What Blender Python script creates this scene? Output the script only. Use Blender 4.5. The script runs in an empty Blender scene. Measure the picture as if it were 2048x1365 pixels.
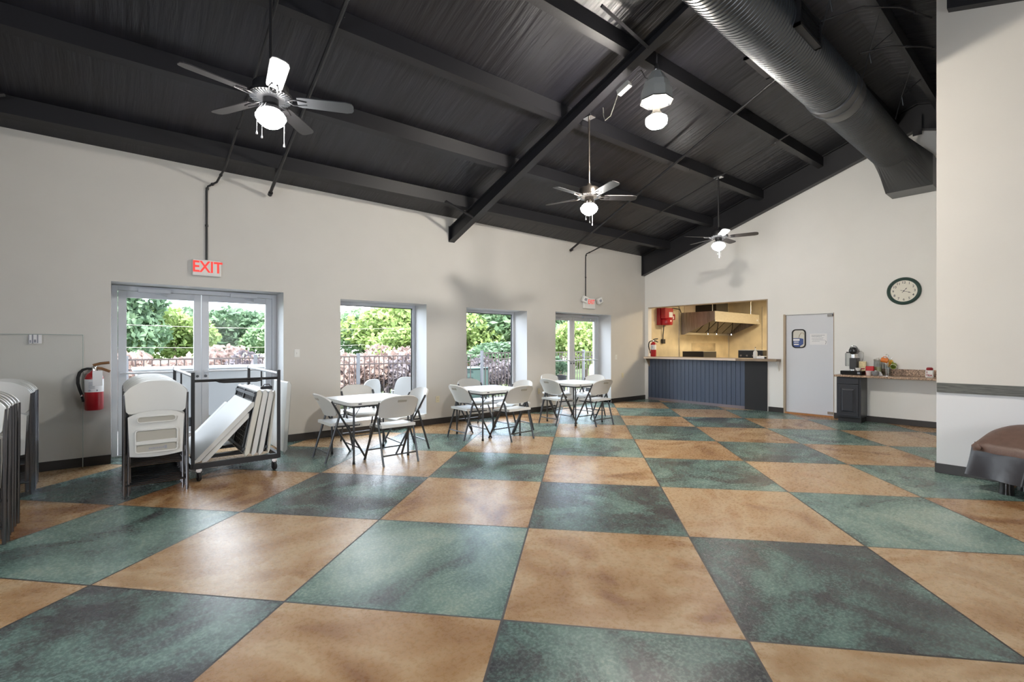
import bpy, math, random
from mathutils import Vector, Matrix, Euler
from mathutils.geometry import tessellate_polygon
random.seed(7)
S = bpy.context.scene
COL = S.collection
PI = math.pi
R = math.radians

# ------------------------------------------------------------------ camera, world, sun, lights, exposure
# x runs along the window wall towards the back wall, y towards the window wall, z up; metres
cam = bpy.data.cameras.new('camera')
cam.sensor_width = 36.0
cam.lens = 950.0 / 2048 * 36.0
cam.shift_y = 9.5 / 2048
cam.clip_start = 0.05
cam.clip_end = 300
camo = bpy.data.objects.new('camera', cam)
COL.objects.link(camo)
camo.location = (0, 0, 1.40)
camo.rotation_euler = (R(90), 0, -0.692)
S.camera = camo

S.view_settings.view_transform = 'Standard'
S.view_settings.look = 'None'
S.view_settings.exposure = 1.2
S.view_settings.gamma = 1.0
S.view_settings.use_curve_mapping = False
S.cycles.max_bounces = 8
S.cycles.diffuse_bounces = 4
S.cycles.glossy_bounces = 4
S.cycles.transparent_max_bounces = 12
S.cycles.sample_clamp_indirect = 6.0
S.cycles.use_denoising = True

w = bpy.data.worlds.new('sky')
S.world = w
w.use_nodes = True
nt = w.node_tree
nt.nodes.clear()
wo = nt.nodes.new('ShaderNodeOutputWorld')
bg = nt.nodes.new('ShaderNodeBackground')
tc = nt.nodes.new('ShaderNodeTexCoord')
mp = nt.nodes.new('ShaderNodeMapping')
mp.inputs['Scale'].default_value = (1.0, 1.0, 3.0)
nz = nt.nodes.new('ShaderNodeTexNoise')
nz.inputs['Scale'].default_value = 2.2
nz.inputs['Detail'].default_value = 6
cr = nt.nodes.new('ShaderNodeValToRGB')
cr.color_ramp.elements[0].position = 0.35
cr.color_ramp.elements[0].color = (0.66, 0.79, 1.0, 1)
cr.color_ramp.elements[1].position = 0.62
cr.color_ramp.elements[1].color = (0.97, 0.98, 1.0, 1)
nt.links.new(tc.outputs['Generated'], mp.inputs['Vector'])
nt.links.new(mp.outputs['Vector'], nz.inputs['Vector'])
nt.links.new(nz.outputs['Fac'], cr.inputs['Fac'])
nt.links.new(cr.outputs['Color'], bg.inputs['Color'])
nt.links.new(bg.outputs['Background'], wo.inputs['Surface'])
bg.inputs['Strength'].default_value = 4.8

def lamp(name, kind, loc, rot, energy, color=(1, 1, 1), size=None, size_y=None):
    l = bpy.data.lights.new(name, kind)
    l.energy = energy
    l.color = color
    if kind == 'AREA':
        l.shape = 'RECTANGLE'
        l.size = size
        l.size_y = size_y or size
    if kind == 'SUN':
        l.angle = R(1.0)
    o = bpy.data.objects.new(name, l)
    o.location = loc
    o.rotation_euler = rot
    COL.objects.link(o)
    return o

lamp('sun', 'SUN', (0, -20, 30), (R(42), 0, R(-35)), 6.5, (1.0, 0.95, 0.86))
# added fill lamp at the unseen window behind the camera (see wall_south)
SOUTH_WINDOWS = [(2.0, 3.4)]
for (xa, xb) in SOUTH_WINDOWS:
    lamp('south_window_fill', 'AREA', ((xa + xb) / 2, -3.84, 1.6), (R(90), 0, 0), 13, (0.78, 0.87, 1.0), xb - xa, 1.5)
# added fill lamp at the unseen window on the camera's west side
lamp('west_window_fill', 'AREA', (-2.84, 1.2, 1.7), (R(90), 0, R(-90)), 62, (0.90, 0.95, 1.0), 1.2, 1.5)
# kitchen ceiling lamp behind the serving hatch
lamp('kitchen_ceiling_lamp', 'AREA', (13.0, 4.9, 2.86), (0, 0, 0), 95, (1.0, 0.83, 0.56), 1.2, 0.6)
BAY_STRENGTH = 390
FAN_STRENGTH = 44

# ------------------------------------------------------------------ materials
def new_mat(name):
    m = bpy.data.materials.new(name)
    m.use_nodes = True
    n = m.node_tree
    return m, n, n.nodes['Principled BSDF']

def mat(name, col, rough=0.5, metal=0.0, var=0.0, scale=8.0, bump=0.0, bscale=60.0, coat=0.0, stretch=None, col2=None, spec=None):
    m, n, p = new_mat(name)
    p.inputs['Base Color'].default_value = (*col, 1)
    p.inputs['Roughness'].default_value = rough
    p.inputs['Metallic'].default_value = metal
    if coat:
        p.inputs['Coat Weight'].default_value = coat
        p.inputs['Coat Roughness'].default_value = 0.15
    if spec is not None:
        p.inputs['Specular IOR Level'].default_value = spec
    if var or bump or col2:
        t = n.nodes.new('ShaderNodeTexCoord')
        vec = t.outputs['Object']
        if stretch:
            mpn = n.nodes.new('ShaderNodeMapping')
            mpn.inputs['Scale'].default_value = stretch
            n.links.new(vec, mpn.inputs['Vector'])
            vec = mpn.outputs['Vector']
    if var or col2:
        a = n.nodes.new('ShaderNodeTexNoise')
        a.inputs['Scale'].default_value = scale
        a.inputs['Detail'].default_value = 5
        n.links.new(vec, a.inputs['Vector'])
        r = n.nodes.new('ShaderNodeValToRGB')
        c2 = col2 or tuple(min(1, c * (1 + var)) for c in col)
        c1 = col if col2 else tuple(c * (1 - var) for c in col)
        r.color_ramp.elements[0].position = 0.35
        r.color_ramp.elements[1].position = 0.65
        r.color_ramp.elements[0].color = (*c1, 1)
        r.color_ramp.elements[1].color = (*c2, 1)
        n.links.new(a.outputs['Fac'], r.inputs['Fac'])
        n.links.new(r.outputs['Color'], p.inputs['Base Color'])
    if bump:
        b = n.nodes.new('ShaderNodeTexNoise')
        b.inputs['Scale'].default_value = bscale
        b.inputs['Detail'].default_value = 4
        n.links.new(vec, b.inputs['Vector'])
        bn = n.nodes.new('ShaderNodeBump')
        bn.inputs['Strength'].default_value = bump
        bn.inputs['Distance'].default_value = 0.02
        n.links.new(b.outputs['Fac'], bn.inputs['Height'])
        n.links.new(bn.outputs['Normal'], p.inputs['Normal'])
    return m

def emit(name, col, strength):
    m, n, p = new_mat(name)
    p.inputs['Base Color'].default_value = (*col, 1)
    p.inputs['Emission Color'].default_value = (*col, 1)
    p.inputs['Emission Strength'].default_value = strength
    return m

def glass(name, tint=(1, 1, 1), refl=0.08, rough=0.02):
    m = bpy.data.materials.new(name)
    m.use_nodes = True
    n = m.node_tree
    n.nodes.clear()
    o = n.nodes.new('ShaderNodeOutputMaterial')
    mx = n.nodes.new('ShaderNodeMixShader')
    tr = n.nodes.new('ShaderNodeBsdfTransparent')
    gl = n.nodes.new('ShaderNodeBsdfGlossy')
    lw = n.nodes.new('ShaderNodeFresnel')
    lw.inputs['IOR'].default_value = 1.07
    ad = n.nodes.new('ShaderNodeMath')
    ad.operation = 'ADD'
    ad.inputs[1].default_value = refl * 0.3
    ad.use_clamp = True
    tr.inputs['Color'].default_value = (*tint, 1)
    gl.inputs['Roughness'].default_value = rough
    n.links.new(lw.outputs['Fac'], ad.inputs[0])
    n.links.new(ad.outputs[0], mx.inputs['Fac'])
    n.links.new(tr.outputs[0], mx.inputs[1])
    n.links.new(gl.outputs[0], mx.inputs[2])
    n.links.new(mx.outputs[0], o.inputs['Surface'])
    return m

def stained_concrete(name, cols, scale, swirl, rough, fine=0.42, grain=0.66, fscale=55):
    """acid-stained, sealed concrete: blotches of several stain colours, fine mottling, scratches"""
    m, n, p = new_mat(name)
    t = n.nodes.new('ShaderNodeTexCoord')
    at = n.nodes.new('ShaderNodeAttribute')          # a random offset for every tile
    at.attribute_name = 'tile_seed'
    mul = n.nodes.new('ShaderNodeVectorMath')
    mul.operation = 'SCALE'
    mul.inputs['Scale'].default_value = 37.0
    n.links.new(at.outputs['Color'], mul.inputs[0])
    add = n.nodes.new('ShaderNodeVectorMath')
    n.links.new(t.outputs['Object'], add.inputs[0])
    n.links.new(mul.outputs[0], add.inputs[1])
    a = n.nodes.new('ShaderNodeTexNoise')
    a.inputs['Scale'].default_value = scale
    a.inputs['Detail'].default_value = 9
    a.inputs['Roughness'].default_value = grain
    a.inputs['Distortion'].default_value = swirl
    n.links.new(add.outputs[0], a.inputs['Vector'])
    f = n.nodes.new('ShaderNodeTexNoise')
    f.inputs['Scale'].default_value = fscale
    f.inputs['Detail'].default_value = 6
    f.inputs['Roughness'].default_value = 0.75
    n.links.new(add.outputs[0], f.inputs['Vector'])
    mm = n.nodes.new('ShaderNodeMath')
    mm.operation = 'MULTIPLY_ADD'
    mm.inputs[1].default_value = fine
    n.links.new(f.outputs['Fac'], mm.inputs[0])
    m2 = n.nodes.new('ShaderNodeMath')
    m2.operation = 'MULTIPLY'
    m2.inputs[1].default_value = 1.14 - fine
    n.links.new(a.outputs['Fac'], m2.inputs[0])
    n.links.new(m2.outputs[0], mm.inputs[2])
    sx = n.nodes.new('ShaderNodeSeparateColor')
    n.links.new(at.outputs['Color'], sx.inputs[0])
    m3 = n.nodes.new('ShaderNodeMath')
    m3.operation = 'MULTIPLY_ADD'
    m3.inputs[1].default_value = 0.16
    n.links.new(sx.outputs[2], m3.inputs[0])
    n.links.new(mm.outputs[0], m3.inputs[2])
    r = n.nodes.new('ShaderNodeValToRGB')
    el = r.color_ramp.elements
    while len(el) < len(cols):
        el.new(0.5)
    for e, (pos, c) in zip(el, cols):
        e.position = pos
        e.color = (*c, 1)
    n.links.new(m3.outputs[0], r.inputs['Fac'])
    # fine pale scuffs, only here and there
    v = n.nodes.new('ShaderNodeTexNoise')
    v.inputs['Scale'].default_value = 2.6
    v.inputs['Detail'].default_value = 1
    v.inputs['Distortion'].default_value = 1.2
    n.links.new(add.outputs[0], v.inputs['Vector'])
    vr = n.nodes.new('ShaderNodeValToRGB')
    ve = vr.color_ramp.elements
    ve.new(0.5)
    for e, (ps, c) in zip(ve, ((0.494, 0.0), (0.498, 0.20), (0.502, 0.0))):
        e.position = ps
        e.color = (c, c, c, 1)
    n.links.new(v.outputs['Fac'], vr.inputs['Fac'])
    ms = n.nodes.new('ShaderNodeTexNoise')
    ms.inputs['Scale'].default_value = 3.1
    n.links.new(add.outputs[0], ms.inputs['Vector'])
    mr = n.nodes.new('ShaderNodeMapRange')
    mr.inputs['From Min'].default_value = 0.5
    mr.inputs['From Max'].default_value = 0.7
    n.links.new(ms.outputs['Fac'], mr.inputs['Value'])
    mk = n.nodes.new('ShaderNodeMath')
    mk.operation = 'MULTIPLY'
    n.links.new(vr.outputs['Color'], mk.inputs[0])
    n.links.new(mr.outputs['Result'], mk.inputs[1])
    mx = n.nodes.new('ShaderNodeMix')
    mx.data_type = 'RGBA'
    n.links.new(mk.outputs[0], mx.inputs['Factor'])
    n.links.new(r.outputs['Color'], mx.inputs['A'])
    mx.inputs['B'].default_value = (0.62, 0.55, 0.46, 1)
    n.links.new(mx.outputs['Result'], p.inputs['Base Color'])
    rr = n.nodes.new('ShaderNodeMapRange')
    rr.inputs['To Min'].default_value = rough - 0.06
    rr.inputs['To Max'].default_value = rough + 0.10
    n.links.new(f.outputs['Fac'], rr.inputs['Value'])
    n.links.new(rr.outputs['Result'], p.inputs['Roughness'])
    bn = n.nodes.new('ShaderNodeBump')
    bn.inputs['Strength'].default_value = 0.10
    bn.inputs['Distance'].default_value = 0.01
    n.links.new(f.outputs['Fac'], bn.inputs['Height'])
    n.links.new(bn.outputs['Normal'], p.inputs['Normal'])
    p.inputs['Specular IOR Level'].default_value = 0.45
    return m

M = {}
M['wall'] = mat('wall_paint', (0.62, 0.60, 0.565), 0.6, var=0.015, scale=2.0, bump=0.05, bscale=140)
M['wall_east'] = mat('brightened_wall_paint', (0.82, 0.81, 0.785), 0.55, var=0.012, scale=2.0, bump=0.05, bscale=140)  # same paint as the window wall, made paler in place of missing light
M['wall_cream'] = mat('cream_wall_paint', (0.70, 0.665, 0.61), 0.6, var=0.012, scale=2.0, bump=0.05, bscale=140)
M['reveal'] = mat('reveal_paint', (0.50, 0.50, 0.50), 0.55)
M['lower_wall'] = mat('lower_wall_paint', (0.74, 0.74, 0.75), 0.5)
M['film'] = mat('black_insulation_film', (0.010, 0.010, 0.0145), 0.38, var=0.3, scale=3, bump=0.9, bscale=5.5, stretch=(2.4, 0.22, 0.22), spec=0.6)
M['black_steel'] = mat('black_painted_steel', (0.014, 0.014, 0.017), 0.42, bump=0.05, bscale=30)
M['black'] = mat('black_metal', (0.012, 0.012, 0.014), 0.4)
M['duct'] = mat('black_duct_paint', (0.03, 0.034, 0.04), 0.33, spec=0.7)
M['teal'] = stained_concrete('green_stained_concrete', [(0.51, (0.034, 0.033, 0.038)), (0.58, (0.058, 0.068, 0.066)), (0.64, (0.095, 0.152, 0.134)), (0.72, (0.155, 0.245, 0.21)), (0.82, (0.29, 0.36, 0.30))], 1.5, 0.9, 0.25, 0.34, 0.72)
M['tan'] = stained_concrete('brown_stained_concrete', [(0.46, (0.24, 0.115, 0.046)), (0.56, (0.35, 0.20, 0.088)), (0.66, (0.42, 0.265, 0.135)), (0.75, (0.49, 0.345, 0.20)), (0.84, (0.38, 0.235, 0.115))], 1.05, 3.2, 0.26, 0.13, 0.50, 40)
M['groove'] = mat('sawn_groove', (0.035, 0.03, 0.028), 0.5, var=0.2, scale=30)
M['base'] = mat('dark_vinyl_base', (0.030, 0.026, 0.024), 0.4)
M['white_plastic'] = mat('white_moulded_plastic', (0.67, 0.67, 0.65), 0.42, bump=0.03, bscale=300)
M['cream_plastic'] = mat('off_white_plastic', (0.66, 0.64, 0.57), 0.45)
M['recess'] = mat('painted_shade_plastic', (0.42, 0.40, 0.35), 0.5)  # shade inside slots and pockets put into a darker plastic colour
M['leg'] = mat('grey_coated_steel', (0.075, 0.08, 0.088), 0.33, metal=0.55)
M['leg2'] = mat('worn_grey_steel', (0.17, 0.17, 0.185), 0.22, metal=0.95)
M['rubber'] = mat('black_rubber', (0.01, 0.01, 0.01), 0.7)
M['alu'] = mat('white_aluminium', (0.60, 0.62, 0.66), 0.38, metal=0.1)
M['glass'] = glass('window_glass', (0.97, 0.99, 0.99), 0.01)
M['acrylic'] = glass('clear_acrylic', (0.985, 0.99, 0.99), 0.0, 0.2)
M['acrylic_edge'] = mat('acrylic_edge', (0.45, 0.52, 0.50), 0.3)
M['jar_glass'] = glass('jar_glass', (0.86, 0.88, 0.88), 0.5)
M['white_enamel'] = mat('white_enamel', (0.78, 0.78, 0.76), 0.35)
M['red'] = mat('red_enamel', (0.42, 0.012, 0.02), 0.28, coat=0.4)
M['dark_red'] = mat('dark_red_enamel', (0.28, 0.012, 0.018), 0.3)
M['sign_red'] = emit('exit_letter_red', (0.86, 0.05, 0.04), 0.30)
M['paper'] = mat('white_paper', (0.80, 0.80, 0.82), 0.7)
M['ink'] = mat('dark_ink', (0.03, 0.03, 0.05), 0.6)
M['ink_grey'] = mat('grey_print', (0.30, 0.31, 0.36), 0.6)
M['blue_print'] = mat('blue_print', (0.10, 0.16, 0.33), 0.6)
M['brass'] = mat('worn_brass', (0.22, 0.11, 0.05), 0.35, metal=0.8)
M['chrome'] = mat('chrome', (0.75, 0.75, 0.76), 0.16, metal=1.0)
M['steel'] = mat('brushed_stainless', (0.58, 0.56, 0.52), 0.30, metal=0.9, var=0.08, scale=6, stretch=(1, 1, 12))
M['hood_dark'] = mat('dull_stainless', (0.30, 0.26, 0.24), 0.36, metal=0.7, var=0.25, scale=4, stretch=(6, 6, 0.6))
M['kitchen_panel'] = mat('stainless_wall_sheet', (0.62, 0.53, 0.37), 0.42, metal=0.25, var=0.10, scale=3)
M['wipe_mark'] = mat('wiped_stainless', (0.47, 0.38, 0.25), 0.42, metal=0.25, var=0.30, scale=1.3, stretch=(1, 1, 2.2))
M['bar_blue'] = mat('slate_blue_beadboard', (0.072, 0.095, 0.145), 0.36)
M['bar_black'] = mat('charcoal_panel', (0.013, 0.013, 0.015), 0.55)
M['bar_toe'] = mat('lavender_grey_toe', (0.20, 0.17, 0.19), 0.4)
M['wood_top'] = mat('laminate_bar_top', (0.26, 0.19, 0.13), 0.4, col2=(0.34, 0.25, 0.17), scale=5, stretch=(8, 1, 1))
M['wood_edge'] = mat('light_bar_edge', (0.72, 0.60, 0.50), 0.45)
M['granite'] = mat('speckled_granite_laminate', (0.10, 0.055, 0.035), 0.32, col2=(0.66, 0.46, 0.32), scale=70)
M['cab'] = mat('charcoal_cabinet', (0.030, 0.033, 0.042), 0.34)
M['door_white'] = mat('white_swing_door', (0.66, 0.68, 0.73), 0.4)
M['jamb'] = mat('tan_door_jamb', (0.42, 0.33, 0.24), 0.5)
M['threshold'] = mat('wood_threshold', (0.42, 0.19, 0.07), 0.4, var=0.2, scale=12)
M['rail_wood'] = mat('grey_brown_rail', (0.095, 0.095, 0.082), 0.45, var=0.35, scale=9, stretch=(1, 1, 14))
M['green_rim'] = mat('green_clock_rim', (0.028, 0.065, 0.055), 0.4)
M['clock_face'] = mat('cream_clock_face', (0.78, 0.75, 0.66), 0.5)
M['brown_leather'] = mat('brown_leather', (0.115, 0.062, 0.045), 0.45, var=0.12, scale=20, bump=0.12, bscale=90)
M['dark_leather'] = mat('dark_leather', (0.018, 0.016, 0.020), 0.30, bump=0.15, bscale=9)
M['fan_metal'] = mat('brushed_bronze', (0.16, 0.14, 0.125), 0.3, metal=0.9)
M['blade_dark'] = mat('dark_fan_blade', (0.028, 0.026, 0.028), 0.4)
M['blade_pale'] = mat('grey_fan_blade', (0.060, 0.063, 0.07), 0.4)
M['globe'] = emit('lit_glass_globe', (1.0, 0.97, 0.92), FAN_STRENGTH)
M['bulb'] = emit('lit_bay_bulb', (1.0, 0.93, 0.83), BAY_STRENGTH)
M['bay_grey'] = mat('grey_cast_housing', (0.30, 0.31, 0.30), 0.45)
M['bay_plate'] = mat('pale_housing_plate', (0.02, 0.02, 0.019), 0.45)
M['bay_neck'] = mat('ribbed_lamp_neck', (0.14, 0.125, 0.11), 0.4)
M['ivory'] = mat('ivory_plate', (0.70, 0.64, 0.47), 0.4)
M['grate'] = mat('dark_filter', (0.03, 0.027, 0.024), 0.4, metal=0.5)
M['orange'] = mat('orange_glaze', (0.72, 0.20, 0.035), 0.25)
M['yellow'] = mat('yellow_glaze', (0.74, 0.40, 0.05), 0.25)
M['green'] = mat('green_glaze', (0.24, 0.30, 0.035), 0.25)
M['pale_green'] = mat('pale_green_glaze', (0.62, 0.66, 0.34), 0.3)
M['cream_box'] = mat('cream_carton', (0.72, 0.62, 0.36), 0.6, var=0.15, scale=30)
M['red_pack'] = mat('red_pack', (0.55, 0.012, 0.02), 0.4)
M['pink'] = mat('pale_pink_cup', (0.66, 0.56, 0.54), 0.4)
M['grey_cup'] = mat('grey_cup', (0.20, 0.20, 0.21), 0.4)
M['black_gloss'] = mat('black_gloss_plastic', (0.012, 0.012, 0.013), 0.18)
M['charcoal_plastic'] = mat('charcoal_plastic', (0.040, 0.042, 0.046), 0.4)
M['blue_box'] = mat('blue_carton', (0.05, 0.09, 0.27), 0.5)
M['grid_white'] = mat('pale_table_underside', (0.52, 0.53, 0.54), 0.5)
# outdoors
M['patio'] = mat('pale_patio_concrete', (0.22, 0.21, 0.20), 0.8, var=0.06, scale=2)
M['lawn'] = mat('summer_lawn', (0.075, 0.105, 0.03), 0.9, var=0.3, scale=0.5)
M['fence_metal'] = mat('bronze_fence_metal', (0.05, 0.038, 0.038), 0.5)
M['fence_post'] = mat('grey_fence_post', (0.08, 0.085, 0.10), 0.5)
M['out_white'] = mat('white_outdoor_cloth', (0.34, 0.34, 0.34), 0.7)
M['out_dark'] = mat('dark_outdoor_wicker', (0.018, 0.019, 0.022), 0.6)
M['util_green'] = mat('green_utility_box', (0.05, 0.085, 0.08), 0.5)
M['pole'] = mat('bleached_pole', (0.26, 0.24, 0.21), 0.8)
M['bark'] = mat('tree_bark', (0.12, 0.085, 0.06), 0.9)

def leaf_mat(name, c1, c2):
    m, n, p = new_mat(name)
    t = n.nodes.new('ShaderNodeTexCoord')
    a = n.nodes.new('ShaderNodeTexNoise')
    a.inputs['Scale'].default_value = 3.0
    a.inputs['Detail'].default_value = 5
    r = n.nodes.new('ShaderNodeValToRGB')
    r.color_ramp.elements[0].position = 0.38
    r.color_ramp.elements[1].position = 0.62
    r.color_ramp.elements[0].color = (*c1, 1)
    r.color_ramp.elements[1].color = (*c2, 1)
    n.links.new(t.outputs['Object'], a.inputs['Vector'])
    n.links.new(a.outputs['Fac'], r.inputs['Fac'])
    n.links.new(r.outputs['Color'], p.inputs['Base Color'])
    p.inputs['Roughness'].default_value = 0.6
    p.inputs['Subsurface Weight'].default_value = 0.0
    tr = n.nodes.new('ShaderNodeBsdfTranslucent')
    n.links.new(r.outputs['Color'], tr.inputs['Color'])
    mx = n.nodes.new('ShaderNodeMixShader')
    mx.inputs['Fac'].default_value = 0.35
    o = n.nodes['Material Output']
    n.links.new(p.outputs[0], mx.inputs[1])
    n.links.new(tr.outputs[0], mx.inputs[2])
    n.links.new(mx.outputs[0], o.inputs['Surface'])
    return m
LEAF = {'dark': leaf_mat('deep_green_leaves', (0.062, 0.110, 0.062), (0.130, 0.200, 0.115)),
        'mid': leaf_mat('mid_green_leaves', (0.096, 0.165, 0.086), (0.19, 0.275, 0.146)),
        'lime': leaf_mat('yellow_green_leaves', (0.142, 0.205, 0.062), (0.25, 0.32, 0.106)),
        'pink': leaf_mat('pink_bronze_leaves', (0.21, 0.145, 0.13), (0.36, 0.265, 0.235)),
        'plum': leaf_mat('plum_leaves', (0.085, 0.072, 0.085), (0.18, 0.155, 0.17))}

# ------------------------------------------------------------------ mesh helpers
class MB:
    def __init__(s):
        s.v = []; s.f = []; s.m = []
    def add(s, vs, fs, mi=0):
        o = len(s.v)
        s.v += [tuple(x) for x in vs]
        s.f += [[i + o for i in f] for f in fs]
        s.m += [mi] * len(fs)
        return s
    def box(s, x0, x1, y0, y1, z0, z1, mi=0):
        vs = [(x, y, z) for x in (x0, x1) for y in (y0, y1) for z in (z0, z1)]
        return s.add(vs, [(0, 1, 3, 2), (4, 6, 7, 5), (0, 4, 5, 1), (2, 3, 7, 6), (0, 2, 6, 4), (1, 5, 7, 3)], mi)
    def hexa(s, p, mi=0):
        """eight corners: four of the bottom loop, four of the top loop"""
        return s.add(p, [(3, 2, 1, 0), (4, 5, 6, 7), (0, 1, 5, 4), (1, 2, 6, 5), (2, 3, 7, 6), (3, 0, 4, 7)], mi)
    def tube(s, pts, r, n=8, mi=0, flat=1.0):
        pts = [Vector(p) for p in pts]
        rings = []
        prev = None
        for i, p in enumerate(pts):
            a = pts[max(i - 1, 0)]; b = pts[min(i + 1, len(pts) - 1)]
            d = (b - a).normalized()
            if prev is None:
                up = Vector((0, 0, 1)) if abs(d.z) < 0.9 else Vector((0, 1, 0))
                u = d.cross(up).normalized()
            else:
                u = (prev - d * prev.dot(d)).normalized()
            prev = u
            wv = d.cross(u)
            rr = r[i] if isinstance(r, (list, tuple)) else r
            rings.append([p + u * (rr * math.cos(2 * PI * k / n)) + wv * (rr * flat * math.sin(2 * PI * k / n)) for k in range(n)])
        vs = [q for ring in rings for q in ring]
        fs = []
        for i in range(len(pts) - 1):
            for k in range(n):
                fs.append((i * n + k, i * n + (k + 1) % n, (i + 1) * n + (k + 1) % n, (i + 1) * n + k))
        fs.append(tuple(reversed(range(n))))
        fs.append(tuple(range((len(pts) - 1) * n, len(pts) * n)))
        return s.add(vs, fs, mi)
    def lathe(s, prof, c=(0, 0, 0), n=24, mi=0, axis=None, cap=True):
        """prof: (radius, height) pairs about +z, or about the given axis"""
        q = Matrix.Identity(3) if axis is None else Vector((0, 0, 1)).rotation_difference(Vector(axis)).to_matrix()
        c = Vector(c)
        vs = []
        for r, z in prof:
            for k in range(n):
                vs.append(c + q @ Vector((r * math.cos(2 * PI * k / n), r * math.sin(2 * PI * k / n), z)))
        fs = []
        for i in range(len(prof) - 1):
            for k in range(n):
                fs.append((i * n + k, i * n + (k + 1) % n, (i + 1) * n + (k + 1) % n, (i + 1) * n + k))
        if cap:
            fs.append(tuple(reversed(range(n))))
            fs.append(tuple(range((len(prof) - 1) * n, len(prof) * n)))
        return s.add(vs, fs, mi)
    def prism(s, poly, a, b, plane='xy', mi=0):
        """extrude a polygon: plane names the polygon's axes, a..b runs along the third"""
        def P(u, v, t):
            return {'xy': (u, v, t), 'xz': (u, t, v), 'yz': (t, u, v)}[plane]
        n = len(poly)
        vs = [P(u, v, a) for u, v in poly] + [P(u, v, b) for u, v in poly]
        tris = tessellate_polygon([[Vector((u, v, 0)) for u, v in poly]])
        fs = [tuple(t) for t in tris] + [tuple(i + n for i in reversed(t)) for t in tris]
        fs += [(i, (i + 1) % n, n + (i + 1) % n, n + i) for i in range(n)]
        return s.add(vs, fs, mi)
    def sheet(s, fn, nu, nv, th, mi=0):
        """a closed shell: fn(u, v) -> (point, normal)"""
        A = []; B = []
        for j in range(nv + 1):
            for i in range(nu + 1):
                p, nrm = fn(i / nu, j / nv)
                p = Vector(p); nrm = Vector(nrm).normalized()
                A.append(p); B.append(p + nrm * th)
        k = (nu + 1) * (nv + 1)
        fs = []
        for j in range(nv):
            for i in range(nu):
                a = j * (nu + 1) + i
                q = (a, a + 1, a + nu + 2, a + nu + 1)
                fs.append(q)
                fs.append(tuple(x + k for x in reversed(q)))
        rim = [i for i in range(nu + 1)] + [(j + 1) * (nu + 1) - 1 for j in range(1, nv + 1)] \
            + [nv * (nu + 1) + i for i in range(nu - 1, -1, -1)] + [j * (nu + 1) for j in range(nv - 1, 0, -1)]
        for a, b in zip(rim, rim[1:] + rim[:1]):
            fs.append((b, a, a + k, b + k))
        return s.add(A + B, fs, mi)
    def xf(s, mtx):
        s.v = [tuple(mtx @ Vector(p)) for p in s.v]
        return s
    def build(s, name, mats, parent=None, smooth=False, bevel=0.0, seg=2, world=False, origin=None):
        """one mesh object; world=True means the vertices are in world space"""
        me = bpy.data.meshes.new(name)
        off = Vector((0, 0, 0))
        if parent is not None and world:
            p = parent
            while p is not None:
                off += p.location
                p = p.parent
        if origin is not None:
            off = Vector(origin)
        me.from_pydata([tuple(Vector(p) - off) for p in s.v], [], s.f)
        for mm in (mats if isinstance(mats, (list, tuple)) else [mats]):
            me.materials.append(mm)
        for p, k in zip(me.polygons, s.m):
            p.material_index = k
            p.use_smooth = smooth
        me.update()
        o = bpy.data.objects.new(name, me)
        COL.objects.link(o)
        if parent is not None:
            o.parent = parent
        elif origin is not None:
            o.location = origin
        if bevel:
            b = o.modifiers.new('bevel', 'BEVEL')
            b.width = bevel; b.segments = seg; b.limit_method = 'ANGLE'; b.angle_limit = R(40)
            b.harden_normals = False
        if smooth and not bevel:
            try:
                me.set_sharp_from_angle(angle=R(42))
            except Exception:
                pass
        return o

def tag(o, label=None, cat=None, group=None, kind=None):
    if label: o['label'] = label
    if cat: o['category'] = cat
    if group: o['group'] = group
    if kind: o['kind'] = kind
    return o

def thing(name, label, cat, loc=(0, 0, 0), rz=0.0, group=None):
    o = bpy.data.objects.new(name, None)
    o.empty_display_size = 0.1
    COL.objects.link(o)
    o.location = loc
    o.rotation_euler = (0, 0, rz)
    return tag(o, label, cat, group)

KIDS = {}
def dup(root, loc, rz=None, label=None, group=None):
    """a copy of a thing with copies of its parts and their sub-parts (mesh data shared)"""
    r = root.copy(); COL.objects.link(r); r.location = loc
    if rz is not None: r.rotation_euler = (0, 0, rz)
    if label: r['label'] = label
    if group: r['group'] = group
    for ch in list(root.children):
        c = ch.copy(); COL.objects.link(c); c.parent = r
        for g in list(ch.children):
            d = g.copy(); COL.objects.link(d); d.parent = c
    return r

def struct(mb, name, mats, parent=None, **k):
    o = mb.build(name, mats, parent, **k)
    if parent is None:
        o['kind'] = 'structure'
    return o

def text_into(mb, string, size, mtx, mi=0, bold=0.0, depth=0.002, sx=1.0):
    cu = bpy.data.curves.new('lettering', 'FONT')
    cu.body = string; cu.size = size; cu.align_x = 'CENTER'; cu.align_y = 'CENTER'
    cu.extrude = depth; cu.offset = bold; cu.resolution_u = 3
    ob = bpy.data.objects.new('lettering', cu)
    COL.objects.link(ob)
    dg = bpy.context.evaluated_depsgraph_get()
    dg.update()
    me = bpy.data.meshes.new_from_object(ob.evaluated_get(dg))
    vs = [mtx @ Vector((v.co.x * sx, v.co.y, v.co.z)) for v in me.vertices]
    mb.add(vs, [tuple(p.vertices) for p in me.polygons], mi)
    bpy.data.objects.remove(ob); bpy.data.meshes.remove(me); bpy.data.curves.remove(cu)

# frames that turn text-plane coordinates (u right, v up, n out) into world ones
def facing_south(x, y, z):      # on the window wall, read from the room
    return Matrix.Translation((x, y, z)) @ Matrix(((1, 0, 0, 0), (0, 0, -1, 0), (0, 1, 0, 0), (0, 0, 0, 1)))
def facing_west(x, y, z):       # on the back wall, read from the room
    return Matrix.Translation((x, y, z)) @ Matrix(((0, 0, -1, 0), (-1, 0, 0, 0), (0, 1, 0, 0), (0, 0, 0, 1)))

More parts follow.
